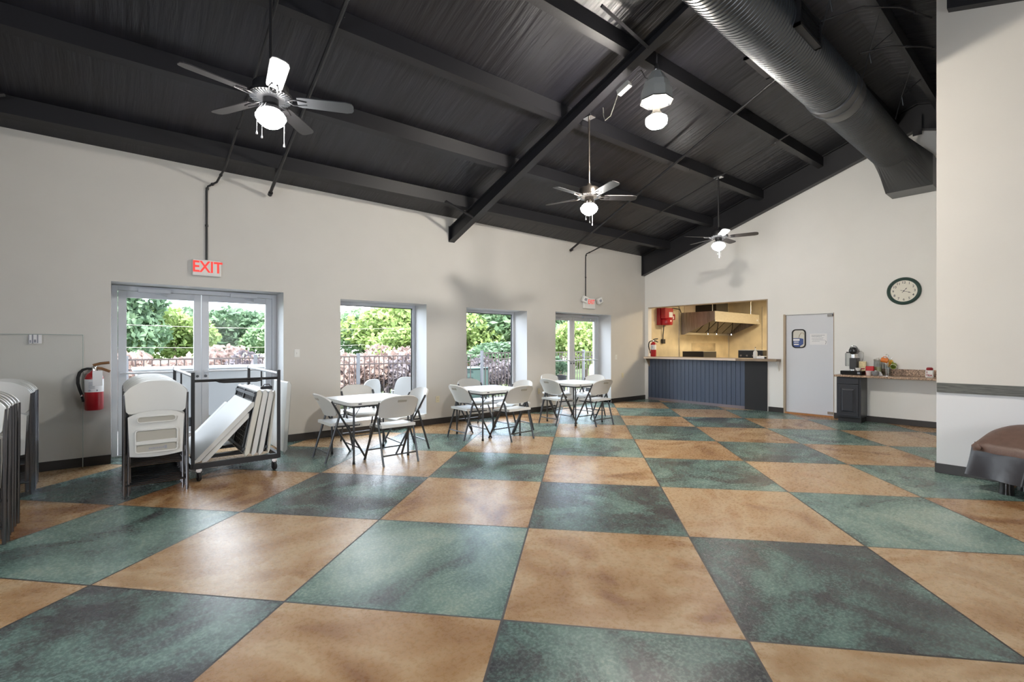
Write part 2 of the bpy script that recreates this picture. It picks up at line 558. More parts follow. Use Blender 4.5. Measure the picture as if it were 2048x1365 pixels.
YW = 7.40       # room face of the window wall
YO = 7.90       # outer face
XB = 10.68      # room face of the back wall
XW = -3.0       # west wall
YS = -3.74      # south wall
XP = 6.97       # partition face
RIDGE = 1.83
def zroof(y):
    return 3.745 + 0.325 * (7.4 - y) if y >= RIDGE else 5.555 - 0.325 * (RIDGE - y)

# ------------------------------------------------------------------ floor
def build_floor():
    rows = [2.391, 3.629, 4.878, 6.108, 7.306, 8.569, 9.737]
    cols = [-4.043, -2.837, -1.604, -0.398, 0.786, 1.966, 3.116, 4.237]
    pr, pc = 0, 4                       # index of row 0 / column 0 of the parity
    nr0, nc0 = 9, 5
    rows = [rows[0] - 1.22 * k for k in range(nr0, 0, -1)] + rows + [rows[-1] + 1.22 * k for k in range(1, 11)]
    cols = [cols[0] - 1.22 * k for k in range(nc0, 0, -1)] + cols + [cols[-1] + 1.22 * k for k in range(1, 9)]
    phi = PI / 4 + 0.0503
    B = Vector((math.sin(phi), math.cos(phi))); A = Vector((math.cos(phi), -math.sin(phi)))
    x0, x1, y0, y1 = XW, 15.3, YS, 7.90
    def clip(poly):
        for ax, lim, sg in ((0, x0, 1), (0, x1, -1), (1, y0, 1), (1, y1, -1)):
            out = []
            for i in range(len(poly)):
                a, b = poly[i], poly[(i + 1) % len(poly)]
                da, db = sg * (a[ax] - lim), sg * (b[ax] - lim)
                if da >= 0: out.append(a)
                if (da >= 0) != (db >= 0):
                    t = da / (da - db); out.append(a + (b - a) * t)
            poly = out
            if len(poly) < 3: return []
        return poly
    mb = MB(); seeds = []
    g = 0.0060
    rnd = random.Random(11)
    def put(r0, r1, c0, c1, mi, seed):
        q = clip([B * r0 + A * c0, B * r0 + A * c1, B * r1 + A * c1, B * r1 + A * c0])
        if q:
            mb.add([(p.x, p.y, 0) for p in q], [tuple(range(len(q)))], mi)
            seeds.append(seed)
    for i in range(len(rows) - 1):
        for j in range(len(cols) - 1):
            par = (i - nr0 - pr) + (j - (nc0 + 3))
            put(rows[i] + g, rows[i + 1] - g, cols[j] + g, cols[j + 1] - g, 1 if par % 2 == 0 else 0, (rnd.random(), rnd.random(), rnd.random(), 1))
    for r in rows:
        put(r - g, r + g, cols[0], cols[-1], 2, (0, 0, 0, 1))
    for i in range(len(rows) - 1):
        for c in cols:
            put(rows[i] + g, rows[i + 1] - g, c - g, c + g, 2, (0, 0, 0, 1))
    o = struct(mb, 'floor', [M['teal'], M['tan'], M['groove']])
    at = o.data.attributes.new('tile_seed', 'FLOAT_COLOR', 'CORNER')
    k = 0
    for p, sd in zip(o.data.polygons, seeds):
        for li in p.loop_indices:
            at.data[li].color = sd
    for p in o.data.polygons:
        if p.normal.z < 0: p.flip()
build_floor()

# ------------------------------------------------------------------ walls
def wall_cells(mb, us, vs, holes, a, b, axis):
    """a wall slab between a and b on the given axis, cut by holes (u0,u1,v0,v1); only outer faces are made"""
    def solid(i, j):
        if i < 0 or j < 0 or i >= len(us) - 1 or j >= len(vs) - 1: return False
        cu = (us[i] + us[i + 1]) / 2; cv = (vs[j] + vs[j + 1]) / 2
        return not any(h[0] < cu < h[1] and h[2] < cv < h[3] for h in holes)
    def P(u, v, t):
        return (u, t, v) if axis == 'y' else (t, u, v)
    for i in range(len(us) - 1):
        for j in range(len(vs) - 1):
            if not solid(i, j): continue
            u0, u1, v0, v1 = us[i], us[i + 1], vs[j], vs[j + 1]
            mb.add([P(u0, v0, a), P(u1, v0, a), P(u1, v1, a), P(u0, v1, a)], [(0, 1, 2, 3)], 0)
            mb.add([P(u0, v0, b), P(u1, v0, b), P(u1, v1, b), P(u0, v1, b)], [(3, 2, 1, 0)], 0)
            for (di, dj, q) in ((-1, 0, ((u0, v0), (u0, v1))), (1, 0, ((u1, v0), (u1, v1))), (0, -1, ((u0, v0), (u1, v0))), (0, 1, ((u0, v1), (u1, v1)))):
                if not solid(i + di, j + dj):
                    (ua, va), (ub, vb) = q
                    inside = 0 <= i + di < len(us) - 1 and 0 <= j + dj < len(vs) - 1
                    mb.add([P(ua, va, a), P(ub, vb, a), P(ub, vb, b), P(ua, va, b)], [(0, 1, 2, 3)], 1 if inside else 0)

HN = [(-0.068, 1.839, 0.0, 2.171), (2.664, 4.177, 0.20, 2.131), (5.025, 6.537, 0.20, 2.12), (7.369, 9.277, 0.0, 2.15)]
mb = MB()
us = sorted({XW, 10.9} | {h[0] for h in HN} | {h[1] for h in HN})
vs = sorted({0.0, 3.76} | {h[2] for h in HN} | {h[3] for h in HN})
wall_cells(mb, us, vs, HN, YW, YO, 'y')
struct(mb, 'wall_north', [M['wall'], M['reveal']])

HE = [(4.331, 7.30, 0.0, 2.393), (3.105, 4.011, 0.0, 2.047)]
mb = MB()
us = sorted({YS, 7.40} | {h[0] for h in HE} | {h[1] for h in HE})
vs = sorted({0.0, 3.70} | {h[2] for h in HE} | {h[3] for h in HE})
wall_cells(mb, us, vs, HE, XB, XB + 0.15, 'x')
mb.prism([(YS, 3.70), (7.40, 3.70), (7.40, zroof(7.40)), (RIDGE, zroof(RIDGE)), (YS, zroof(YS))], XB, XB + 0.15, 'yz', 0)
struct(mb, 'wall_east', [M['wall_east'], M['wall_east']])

HS = [(a, b, 0.85, 2.35) for a, b in SOUTH_WINDOWS]
mb = MB()
us = sorted({XW, XP} | {h[0] for h in HS} | {h[1] for h in HS})
wall_cells(mb, us, [0, 0.85, 2.35, 3.74], HS, YS - 0.2, YS, 'y')
struct(mb, 'wall_south', [M['wall'], M['reveal']])

HWt = [(0.6, 1.8, 0.95, 2.45)]
mb = MB()
wall_cells(mb, [YS, 0.6, 1.8, YW], [0, 0.95, 2.45, 3.70], HWt, XW - 0.2, XW, 'x')
mb.prism([(YS, 3.70), (7.40, 3.70), (7.40, zroof(7.40)), (RIDGE, zroof(RIDGE)), (YS, zroof(YS))], XW - 0.2, XW, 'yz', 0)
struct(mb, 'wall_west', [M['wall'], M['reveal']])

# partition block beside the coffee counter: upper paint, paler paint below the rail
mb = MB()
mb.prism([(YS, 0.93), (1.05, 0.93), (1.05, zroof(1.05) - 0.005), (YS, zroof(YS) - 0.005)], XP, XP + 0.12, 'yz', 0)
mb.box(XP, XP + 0.12, YS, 1.05, 0.0, 0.93, 1)
mb.prism([(XP + 0.12, 0), (XB, 0), (XB, zroof(1.05) - 0.005), (XP + 0.12, zroof(1.05) - 0.005)], 0.93, 1.05, 'xz', 0)
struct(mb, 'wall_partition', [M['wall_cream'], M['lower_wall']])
mb = MB().box(XP - 0.022, XP, YS, 1.046, 0.888, 0.993)
struct(mb, 'trim_1', M['rail_wood'], bevel=0.004)
# black soffit beam lying against the head of the partition
mb = MB()
mb.prism([(0.951, 5.035), (0.951, zroof(0.951) - 0.02), (YS, zroof(YS) - 0.02), (YS, zroof(YS) - 0.235)], XP - 0.10, XP, 'yz')
struct(mb, 'roof_beam', M['black_steel'])

# ceiling: two slopes of black insulation film
mb = MB()
mb.prism([(7.9, zroof(7.9)), (RIDGE, zroof(RIDGE)), (-3.94, zroof(-3.94)), (-3.94, zroof(-3.94) + 0.12), (RIDGE, zroof(RIDGE) + 0.12), (7.9, zroof(7.9) + 0.12)], XW - 0.2, 15.6, 'yz')
struct(mb, 'ceiling', M['film'])

# baseboards
def base_run(name, boxes):
    mb = MB()
    for b in boxes: mb.box(*b)
    struct(mb, name, M['base'], bevel=0.003)
BH = 0.105
base_run('baseboard_north', [(XW, -0.068, YW - 0.015, YW, 0, BH), (1.839, 7.369, YW - 0.015, YW, 0, BH), (9.277, XB, YW - 0.015, YW, 0, BH),
                             (1.839, 1.851, YW, YW + 0.38, 0, BH), (-0.080, -0.068, YW, YW + 0.38, 0, BH), (9.277, 9.289, YW, YW + 0.36, 0, BH)])
base_run('baseboard_east', [(XB - 0.015, XB, 4.011, 4.31, 0, BH), (XB - 0.015, XB, 1.05, 3.105, 0, BH)])
base_run('baseboard_partition', [(XP - 0.015, XP, YS, 1.055, 0, BH), (XP, XB, 1.05, 1.065, 0, BH)])
base_run('baseboard_west', [(XW, XW + 0.015, YS, YW, 0, BH)])
base_run('baseboard_south', [(XW, XP, YS, YS + 0.015, 0, BH)])

# roof steel
def purlin(y, side):
    mb = MB()
    for (xa, xb) in ((XW, 4.62), (4.62, XB)):
        ya = y + 0.025 * (10.5 - xa) * (1 if side > 0 else 0)
        yb = y + 0.025 * (10.5 - xb) * (1 if side > 0 else 0)
        def sec(yy, x):
            s_ = 0.325 if yy > RIDGE else -0.325
            z = zroof(yy) - 0.19
            f = lambda dy: z - s_ * dy
            return [(x, yy - 0.012, f(-0.012)), (x, yy + 0.075, f(0.075)), (x, yy + 0.075, f(0.075) + 0.012), (x, yy, f(0) + 0.012), (x, yy, z + 0.188), (x, yy - 0.012, z + 0.188)]
        A_, B_ = sec(ya, xa), sec(yb, xb)
        n = len(A_)
        mb.add(A_ + B_, [(i, (i + 1) % n, n + (i + 1) % n, n + i) for i in range(n)] + [tuple(reversed(range(n))), tuple(range(n, 2 * n))])
    return struct(mb, 'roof_purlin_beam', M['black_steel'])
for k, (y, side) in enumerate([(6.605, 1), (5.498, 1), (4.384, 1), (3.27, 1), (2.13, 1), (1.50, -1), (0.40, -1), (-0.70, -1), (-1.80, -1), (-2.90, -1)]):
    purlin(y, side)['kind'] = 'structure'

def rafter(xa, xb, zb, sl, gap=0.19):
    """I-section rafter along y, its underside falling faster than the roof"""
    mb = MB(); xc = (xa + xb) / 2
    def zlow(y): return zb + sl * (7.4 - y)
    def ztop(y): return zroof(y) - gap
    ys = [7.395, RIDGE]
    segs = [((7.395, zlow(7.395), ztop(7.395)), (RIDGE, zlow(RIDGE), ztop(RIDGE)))]
    dz = zlow(RIDGE)
    segs.append(((RIDGE, dz, ztop(RIDGE)), (YS, dz - sl * (RIDGE - YS), ztop(YS))))
    for (y0, l0, t0), (y1, l1, t1) in segs:
        t = 0.014
        for (u0, u1, f0, f1) in ((xa, xb, 0, 1), (xc - 0.008, xc + 0.008, 1, 2), (xa, xb, 2, 3)):
            h = [(l0, l0 + t, t0 - t, t0), (l1, l1 + t, t1 - t, t1)]
            mb.hexa([(u0, y0, h[0][f0]), (u1, y0, h[0][f0]), (u1, y1, h[1][f0]), (u0, y1, h[1][f0]),
                     (u0, y0, h[0][f1]), (u1, y0, h[0][f1]), (u1, y1, h[1][f1]), (u0, y1, h[1][f1])])
    mb.box(xa, xb, 7.38, 7.398, zlow(7.395), ztop(7.395) + 0.02)
    return mb
mb = rafter(4.63, 4.75, 3.29, 0.356)
# kicker braces from the rafter's lower flange up to the purlins
mb.tube([(4.64, 3.17, 4.79), (3.86, 3.20, 4.93)], 0.022, 4)
mb.tube([(4.64, 6.62, 3.575), (4.16, 6.74, 3.79)], 0.022, 4)
struct(mb, 'roof_rafter_beam', M['black_steel'])
mb = rafter(-1.46, -1.34, 3.29, 0.356)
mb.tube([(-1.35, 6.62, 3.575), (-0.86, 6.74, 3.86)], 0.022, 4)
struct(mb, 'roof_rafter_beam', M['black_steel'])
mb = rafter(10.52, 10.66, 3.225, 0.340, 0.0)
mb.box(10.5, 10.52, RIDGE - 0.06, RIDGE + 0.06, 5.0, 5.34)
struct(mb, 'roof_rafter_beam', M['black_steel'])

# ------------------------------------------------------------------ glazed doors and windows of the window wall
YF = 7.80     # room face of the frames
def frame_rect(mb, x0, x1, z0, z1, wd, y0=YF, y1=YF + 0.06, bottom=None):
    mb.box(x0, x0 + wd, y0, y1, z0, z1); mb.box(x1 - wd, x1, y0, y1, z0, z1)
    mb.box(x0 + wd, x1 - wd, y0, y1, z1 - wd, z1)
    mb.box(x0 + wd, x1 - wd, y0, y1, z0, z0 + (bottom or wd))

def glazed_double_door(name, x0, x1, h):
    t = bpy.data.objects.new(name, None); COL.objects.link(t); t.location = (x0, YF, 0); t['kind'] = 'structure'
    mb = MB()
    fw = 0.06
    mb.box(x0, x0 + fw, YF - 0.01, YF + 0.08, 0, h); mb.box(x1 - fw, x1, YF - 0.01, YF + 0.08, 0, h)
    mb.box(x0 + fw, x1 - fw, YF - 0.01, YF + 0.08, h - 0.06, h)
    mb.box(x0, x1, YF - 0.02, YF + 0.1, 0, 0.012)
    mb.build('door_frame', M['alu'], t, world=True, bevel=0.003)
    xm = (x0 + x1) / 2
    for (a, b, hinge) in ((x0 + fw + 0.004, xm - 0.003, -1), (xm + 0.003, x1 - fw - 0.004, 1)):
        mb = MB(); frame_rect(mb, a, b, 0.015, h - 0.064, 0.085, bottom=0.20)
        leaf = mb.build('door_leaf', M['alu'], t, world=True, bevel=0.003)
        MB().box(a + 0.085, b - 0.085, YF + 0.026, YF + 0.034, 0.215, h - 0.149).build('glass_pane', M['glass'], leaf, world=True)
        # crossbar, lock and closer
        mb = MB().tube([(a + 0.02, YF - 0.05, 1.05), (b - 0.02, YF - 0.05, 1.05)], 0.014, 8)
        for xx in (a + 0.04, b - 0.04): mb.tube([(xx, YF - 0.05, 1.05), (xx, YF, 1.05)], 0.012, 6)
        mb.build('crossbar_handle', M['alu'], leaf, world=True, smooth=True)
        xl = b - 0.045 if hinge < 0 else a + 0.045
        MB().lathe([(0.018, 0), (0.018, 0.01)], (xl, YF - 0.008, 0.98), 12, axis=(0, -1, 0)).build('lock_cylinder', M['leg'], leaf, world=True)
        c0 = a + 0.20 if hinge < 0 else b - 0.55
        mb = MB().box(c0, c0 + 0.34, YF - 0.07, YF - 0.012, h - 0.075, h - 0.025)
        mb.tube([(c0 + 0.3, YF - 0.03, h - 0.085), (c0 + 0.17, YF - 0.13, h - 0.10), (c0 + 0.30, YF - 0.02, h - 0.115)], 0.010, 6)
        mb.build('door_closer', M['alu'], leaf, world=True, bevel=0.003)
    return t
glazed_double_door('door_1', -0.068, 1.839, 2.165)
glazed_double_door('door_2', 7.369, 9.277, 2.145)

def fixed_window(name, x0, x1, z0, z1):
    mb = MB(); frame_rect(mb, x0, x1, z0, z1, 0.055, YF + 0.01, YF + 0.07)
    o = struct(mb, name, M['alu'], bevel=0.003)
    mb = MB(); frame_rect(mb, x0 + 0.055, x1 - 0.055, z0 + 0.055, z1 - 0.055, 0.012, YF + 0.03, YF + 0.055)
    mb.build('rubber_gasket', M['rubber'], o)
    MB().box(x0 + 0.06, x1 - 0.06, YF + 0.036, YF + 0.044, z0 + 0.06, z1 - 0.06).build('glass_pane', M['glass'], o)
fixed_window('window_1', 2.664, 4.177, 0.20, 2.131)
fixed_window('window_2', 5.025, 6.537, 0.20, 2.12)
for k, (a, b) in enumerate(SOUTH_WINDOWS):
    mb = MB(); frame_rect(mb, a, b, 0.85, 2.35, 0.05, YS - 0.08, YS - 0.02)
    struct(mb, 'window_%d' % (k + 3), M['alu'])
mb = MB()
for (y0, y1, z0, z1) in ((0.6, 0.65, 0.95, 2.45), (1.75, 1.8, 0.95, 2.45), (0.65, 1.75, 0.95, 1.0), (0.65, 1.75, 2.40, 2.45)):
    mb.box(XW - 0.08, XW - 0.02, y0, y1, z0, z1)
struct(mb, 'window_4', M['alu'])

# ------------------------------------------------------------------ kitchen behind the hatch
mb = MB()
mb.box(15.3, 15.4, 1.2, 7.5, 0, 2.9, 0)                     # far wall
mb.box(10.83, 15.4, 7.40, 7.50, 0, 2.9, 0)                  # hood wall
mb.box(10.83, 15.4, 1.2, 1.3, 0, 2.9, 0)
struct(mb, 'wall_kitchen', [M['kitchen_panel']])
struct(MB().box(10.83, 15.4, 1.2, 7.5, 2.9, 2.95), 'ceiling_kitchen', M['wall'])
mb = MB()
for x in (12.30, 12.33, 15.26):
    mb.box(x, x + 0.012, 7.385, 7.40, 0.9, 2.6)
for y in (6.35, 5.85, 4.55):
    mb.box(15.285, 15.3, y, y + 0.014, 0.9, 2.6)
mb.box(12.6, 15.0, 7.388, 7.40, 2.36, 2.75, 1)
struct(mb, 'trim_2', [M['steel'], M['jamb']])
# swirled wipe marks left on the sheet under the hood
struct(MB().box(13.0, 14.4, 7.392, 7.40, 1.12, 1.48), 'wall_sheet_panel', M['wipe_mark'])
# hatch lining: edge trim around the opening
mb = MB(); mb.box(XB - 0.006, XB + 0.16, 4.325, 4.345, 1.1, 2.40); mb.box(XB - 0.006, XB + 0.16, 4.325, 7.30, 2.383, 2.40)
struct(mb, 'trim_3', M['jamb'])

# ------------------------------------------------------------------ serving bar
bar = thing('serving_bar', 'slate blue beadboard serving bar closing the lower half of the kitchen hatch', 'bar', (XB, 5.8, 0))
mb = MB()
yb0, yb1 = 4.80, 7.29
mb.box(10.70, 10.80, yb0, yb1, 0.06, 1.06)
n = 24
for k in range(n):                              # boards with a dark joint between
    a = yb0 + (yb1 - yb0) * k / n; b = yb0 + (yb1 - yb0) * (k + 1) / n
    mb.box(10.676, 10.70, a + 0.004, b - 0.004, 0.06, 1.06)
mb.build('beadboard_panel', M['bar_blue'], bar, world=True)
MB().box(10.655, 10.80, 4.33, yb0, 0.0, 1.06).build('end_panel', M['bar_black'], bar, world=True)
MB().box(10.665, 10.80, yb0, yb1, 0.0, 0.06).build('toe_board', M['bar_toe'], bar, world=True)
bt = thing('bar_top', 'brown laminate bar top with pale front edge overhanging the beadboard', 'bar top', (10.6, 5.7, 1.06))
mb = MB().prism([(10.45, 4.06), (10.67, 4.06), (10.67, 4.335), (11.05, 4.335), (11.05, 7.295), (10.67, 7.295), (10.45, 7.27)], 1.075, 1.118, 'xy')
mb.build('top_slab', M['wood_top'], bt, world=True, bevel=0.004)
MB().box(10.436, 10.452, 4.90, 7.27, 1.072, 1.119).build('edge_strip', M['wood_edge'], bt, world=True)
MB().box(10.436, 10.452, 4.06, 4.90, 1.072, 1.119).build('edge_strip', M['wood_top'], bt, world=True)
for y in (7.255, 4.10):
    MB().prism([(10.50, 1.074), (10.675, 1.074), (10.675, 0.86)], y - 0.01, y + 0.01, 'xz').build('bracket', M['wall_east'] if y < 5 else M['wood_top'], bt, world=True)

def extinguisher(name, label, loc, rz, s, big):
    t = thing(name, label, 'fire extinguisher', loc, rz)
    r = 0.078 * s; h = 0.42 * s
    MB().lathe([(r * 0.9, 0), (r, 0.012), (r, h * 0.80), (r * 0.86, h * 0.89), (r * 0.45, h * 0.96), (r * 0.25, h)], (0, 0, 0), 24).build('cylinder_tank', M['red'], t, smooth=True)
    MB().lathe([(r * 1.005, h * 0.46), (r * 1.012, h * 0.465), (r * 1.012, h * 0.78), (r * 1.005, h * 0.785)], (0, 0, 0), 24, cap=False).build('instruction_label', M['paper'], t, smooth=True)
    mb = MB()
    for k in range(5):
        mb.box(-r * 0.55, r * 0.1, -r * 1.03 - 0.002, -r * 0.82, h * (0.70 - 0.035 * k), h * (0.712 - 0.035 * k))
    for k in range(3):
        mb.lathe([(r * 0.13, 0), (r * 0.13, 0.004)], (-r * 0.45 + k * r * 0.36, -r * 0.93, h * 0.505), 10, axis=(0, -1, 0))
    mb.build('label_print', M['ink_grey'], t)
    mb = MB().lathe([(r * 0.3, h), (r * 0.3, h + 0.035 * s), (r * 0.2, h + 0.05 * s)], (0, 0, 0), 12)
    mb.build('valve', M['chrome'], t, smooth=True)
    mb = MB()
    mb.tube([(-0.01 * s, 0, h + 0.055 * s), (0.05 * s, 0, h + 0.075 * s), (0.125 * s, 0, h + 0.082 * s)], 0.009 * s, 6, flat=1.8)
    mb.tube([(0.0, 0, h + 0.03 * s), (0.06 * s, 0, h + 0.02 * s), (0.13 * s, 0, h - 0.015 * s)], 0.009 * s, 6, flat=1.8)
    mb.build('squeeze_handle', M['brass'] if big else M['black'], t, smooth=True)
    mb = MB().tube([(-0.02 * s, 0, h + 0.02 * s), (-0.055 * s, 0, h + 0.022 * s), (-0.09 * s, 0, h + 0.010 * s), (-0.116 * s, 0, h - 0.02 * s), (-0.128 * s, 0, h - 0.07 * s), (-0.129 * s, 0, h - 0.13 * s), (-0.117 * s, 0, h - 0.19 * s), (-0.10 * s, 0, h - 0.25 * s), (-0.088 * s, 0, h - 0.33 * s)], [0.012 * s, 0.013 * s, 0.014 * s, 0.015 * s, 0.015 * s, 0.015 * s, 0.014 * s, 0.013 * s, 0.009 * s], 10)
    hz = mb.build('hose', M['rubber'], t, smooth=True)
    MB().lathe([(0.013 * s, 0), (0.013 * s, 0.02 * s)], (-0.098 * s, 0, h - 0.27 * s), 10).build('hose_ferrule', M['chrome'], hz)
    if big:
        MB().box(-0.012, 0.075, -r - 0.012, -r - 0.008, h * 0.62, h * 1.0).build('inspection_tag', M['paper'], t, bevel=0.004)
        MB().box(-0.03, 0.03, r * 0.8, r + 0.022, h * 0.75, h * 1.05).build('wall_hook', M['leg'], t)
    return t
extinguisher('fire_extinguisher', 'large red fire extinguisher with brass handle hung on the grey wall beside the clear panel', (-0.215, 7.30, 0.66), 0, 1.08, True)
extinguisher('fire_extinguisher', 'small red fire extinguisher standing on the brown bar top in the hatch corner', (10.72, 7.17, 1.119), R(-65), 0.92, False)

# sanitiser bottle and wipes on the bar
t = thing('pump_bottle', 'white pump bottle of sanitiser standing on the end of the bar top', 'bottle', (10.72, 4.60, 1.119))
MB().lathe([(0.040, 0), (0.044, 0.01), (0.044, 0.13), (0.034, 0.16), (0.018, 0.172), (0.018, 0.185)], n=20).build('bottle_body', M['white_plastic'], t, smooth=True)
mb = MB().lathe([(0.02, 0.185), (0.02, 0.205), (0.007, 0.21), (0.007, 0.24)], n=12)
mb.box(-0.045, 0.012, -0.009, 0.009, 0.238, 0.252)
mb.build('pump', M['cream_plastic'], t)
t = thing('napkin_pack', 'flat white pack lying on the bar top beside the pump bottle', 'pack', (10.72, 4.46, 1.119))
MB().box(-0.07, 0.07, -0.09, 0.09, 0, 0.055).build('pack_body', M['paper'], t, bevel=0.012)
MB().box(-0.072, 0.072, -0.092, -0.075, 0.004, 0.05).build('end_fold', M['leg'], t)

# cooking line beyond the bar
def appliance(name, label, cat, loc, sx, sy, sz):
    t = thing(name, label, cat, loc)
    MB().box(-sx / 2, sx / 2, -sy / 2, sy / 2, 0, sz).build('body', M['black'], t, bevel=0.01)
    for k in range(4):
        MB().lathe([(0.022, 0), (0.022, 0.025)], (-sx / 2, -sy / 2 + sy * (k + 0.5) / 4, sz * 0.55), 10, axis=(-1, 0, 0)).build('control_knob', M['hood_dark'], t)
    MB().box(-sx / 2 - 0.006, sx / 2 + 0.006, -sy / 2, sy / 2, sz, sz + 0.012).build('top_plate', M['steel'], t)
    return t
appliance('countertop_griddle', 'low black griddle showing just above the bar top under the hood end', 'griddle', (12.45, 6.85, 0.86), 0.7, 0.62, 0.38)
appliance('toaster_oven', 'black toaster oven with control dials beyond the middle of the bar', 'oven', (12.7, 5.48, 0.98), 0.45, 0.62, 0.30)
t = thing('equipment_stand', 'steel work table carrying the griddle beneath the extractor hood', 'table', (12.45, 6.85, 0))
MB().box(-0.40, 0.40, -0.38, 0.38, 0.80, 0.86).build('table_top', M['steel'], t)
for sx in (-0.36, 0.36):
    for sy in (-0.34, 0.34):
        MB().tube([(sx, sy, 0), (sx, sy, 0.80)], 0.02, 8).build('leg', M['steel'], t)
t = thing('equipment_stand', 'steel work table carrying the toaster oven beyond the bar', 'table', (12.7, 5.48, 0))
MB().box(-0.32, 0.32, -0.38, 0.38, 0.92, 0.98).build('table_top', M['steel'], t)
for sx in (-0.28, 0.28):
    for sy in (-0.34, 0.34):
        MB().tube([(sx, sy, 0), (sx, sy, 0.92)], 0.02, 8).build('leg', M['steel'], t)

# extractor hood on the kitchen's window-side wall
hood = thing('extractor_hood', 'stainless extractor hood with a sloping dark end seen through the hatch', 'extractor hood', (12.4, 6.9, 1.75))
xa, xb = 12.42, 15.15
prof = [(6.40, 2.34), (7.385, 2.34), (7.385, 1.72), (7.30, 1.72), (6.46, 2.08), (6.40, 2.10)]
for x in (xa, xb - 0.02):
    MB().prism(prof, x, x + 0.02, 'yz').build('end_panel', M['hood_dark'], hood, world=True)
MB().box(xa, xb, 6.385, 6.40, 2.10, 2.345).build('front_panel', M['steel'], hood, world=True)
MB().box(xa - 0.004, xb + 0.004, 6.36, 6.40, 2.055, 2.10).build('front_lip', M['steel'], hood, world=True, bevel=0.008)
MB().box(xa + 0.02, xb - 0.02, 6.40, 7.385, 2.33, 2.345).build('hood_top', M['hood_dark'], hood, world=True)
MB().box(xa + 0.02, xb - 0.02, 7.30, 7.385, 1.72, 1.78).build('grease_trough', M['steel'], hood, world=True)
for k in range(5):
    x0 = xa + 0.08 + k * 0.52
    mb = MB()
    mb.hexa([(x0, 7.30, 1.80), (x0 + 0.48, 7.30, 1.80), (x0 + 0.48, 7.28, 1.79), (x0, 7.28, 1.79), (x0, 6.75, 2.30), (x0 + 0.48, 6.75, 2.30), (x0 + 0.48, 6.73, 2.29), (x0, 6.73, 2.29)])
    f = mb.build('baffle_filter', M['grate'], hood, world=True)
    mb = MB()
    for q in range(8):
        xx = x0 + 0.03 + q * 0.058
        mb.hexa([(xx, 7.26, 1.80), (xx + 0.022, 7.26, 1.80), (xx + 0.022, 7.25, 1.79), (xx, 7.25, 1.79), (xx, 6.74, 2.27), (xx + 0.022, 6.74, 2.27), (xx + 0.022, 6.73, 2.26), (xx, 6.73, 2.26)])
    mb.build('filter_slats', M['steel'], f, world=True)
for x in (13.0, 13.5, 14.4):
    mb = MB().tube([(x, 6.85, 2.33), (x, 6.85, 2.0), (x - 0.02, 6.88, 1.76)], 0.012, 6)
    nz_ = mb.build('nozzle_pipe', M['grate'], hood, world=True)
    MB().lathe([(0.022, 0), (0.022, 0.04)], (x - 0.02, 6.88, 1.72), 8).build('nozzle', M['chrome'], nz_, world=True)
for x in (12.6, 14.95):
    MB().tube([(x, 6.55, 2.34), (x, 6.55, 2.90)], 0.010, 6).build('hanger_rod', M['steel'], hood, world=True)
MB().box(13.2, 13.9, 6.75, 7.38, 2.345, 2.90).build('exhaust_duct', M['grate'], hood, world=True)
mb = MB().box(xb - 0.18, xb - 0.10, 6.378, 6.386, 2.15, 2.20)
mb.build('switch_plate', M['paper'], hood, world=True)

t = thing('fire_suppression_cabinet', 'red fire suppression tank in its bracket high on the kitchen wall', 'fire suppression unit', (11.45, 7.30, 1.98))
MB().box(-0.24, 0.24, 0.0, 0.095, -0.02, 0.44).build('backing_box', M['dark_red'], t, bevel=0.01)
MB().box(-0.20, 0.20, -0.14, 0.0, 0.15, 0.44).build('actuator_box', M['red'], t, bevel=0.02)
MB().lathe([(0.15, 0.0), (0.165, 0.02), (0.165, 0.14), (0.14, 0.17)], (0, -0.05, -0.02), 24).build('agent_tank', M['red'], t, smooth=True)
MB().box(-0.02, 0.15, -0.148, -0.141, 0.19, 0.33).build('instruction_plate', M['paper'], t)
mb = MB().box(0.26, 0.52, 0.0, 0.09, 0.14, 0.30)
p_ = mb.build('pull_station', M['dark_red'], t, bevel=0.01)
MB().box(0.32, 0.44, -0.008, 0.0, 0.16, 0.24).build('pull_label', M['paper'], p_)
mb = MB().tube([(0.22, 0.0, 0.43), (0.40, 0.0, 0.46), (0.75, 0.0, 0.45), (0.85, 0.02, 0.36)], 0.014, 6)
mb.build('release_pipe', M['black'], t)
mb = MB().tube([(0.02, 0.04, -0.02), (0.02, 0.07, -0.30), (0.02, 0.07, -0.42)], 0.014, 6)
mb.box(-0.03, 0.09, 0.04, 0.09, -0.52, -0.40)
mb.build('drop_conduit', M['black'], t)

# ------------------------------------------------------------------ swing door to the kitchen
t = bpy.data.objects.new('door_3', None); COL.objects.link(t); t.location = (XB, 3.56, 0); t['kind'] = 'structure'
dl = MB().box(XB + 0.035, XB + 0.075, 3.115, 3.975, 0.03, 2.035).build('door_leaf', M['door_white'], t, world=True, bevel=0.004)
mb = MB()
mb.box(XB - 0.008, XB + 0.15, 3.975, 4.016, 0, 2.05); mb.box(XB - 0.006, XB + 0.15, 3.105, 3.115, 0, 2.047)
mb.build('door_jamb', M['jamb'], t, world=True)
MB().box(XB - 0.004, XB + 0.15, 3.105, 4.011, 2.035, 2.052).build('head_trim', M['white_enamel'], t, world=True)
MB().box(XB - 0.01, XB + 0.15, 3.115, 3.985, 0, 0.028).build('threshold', M['threshold'], t, world=True)
def rrect(cx, cz, wx, wz, r, k=6):
    pts = []
    for (sx, sz, a0) in ((1, 1, 0), (-1, 1, 90), (-1, -1, 180), (1, -1, 270)):
        for i in range(k + 1):
            a = R(a0 + 90 * i / k)
            pts.append((cx + sx * (wx / 2 - r) + r * math.cos(a), cz + sz * (wz / 2 - r) + r * math.sin(a)))
    return pts
mb = MB()
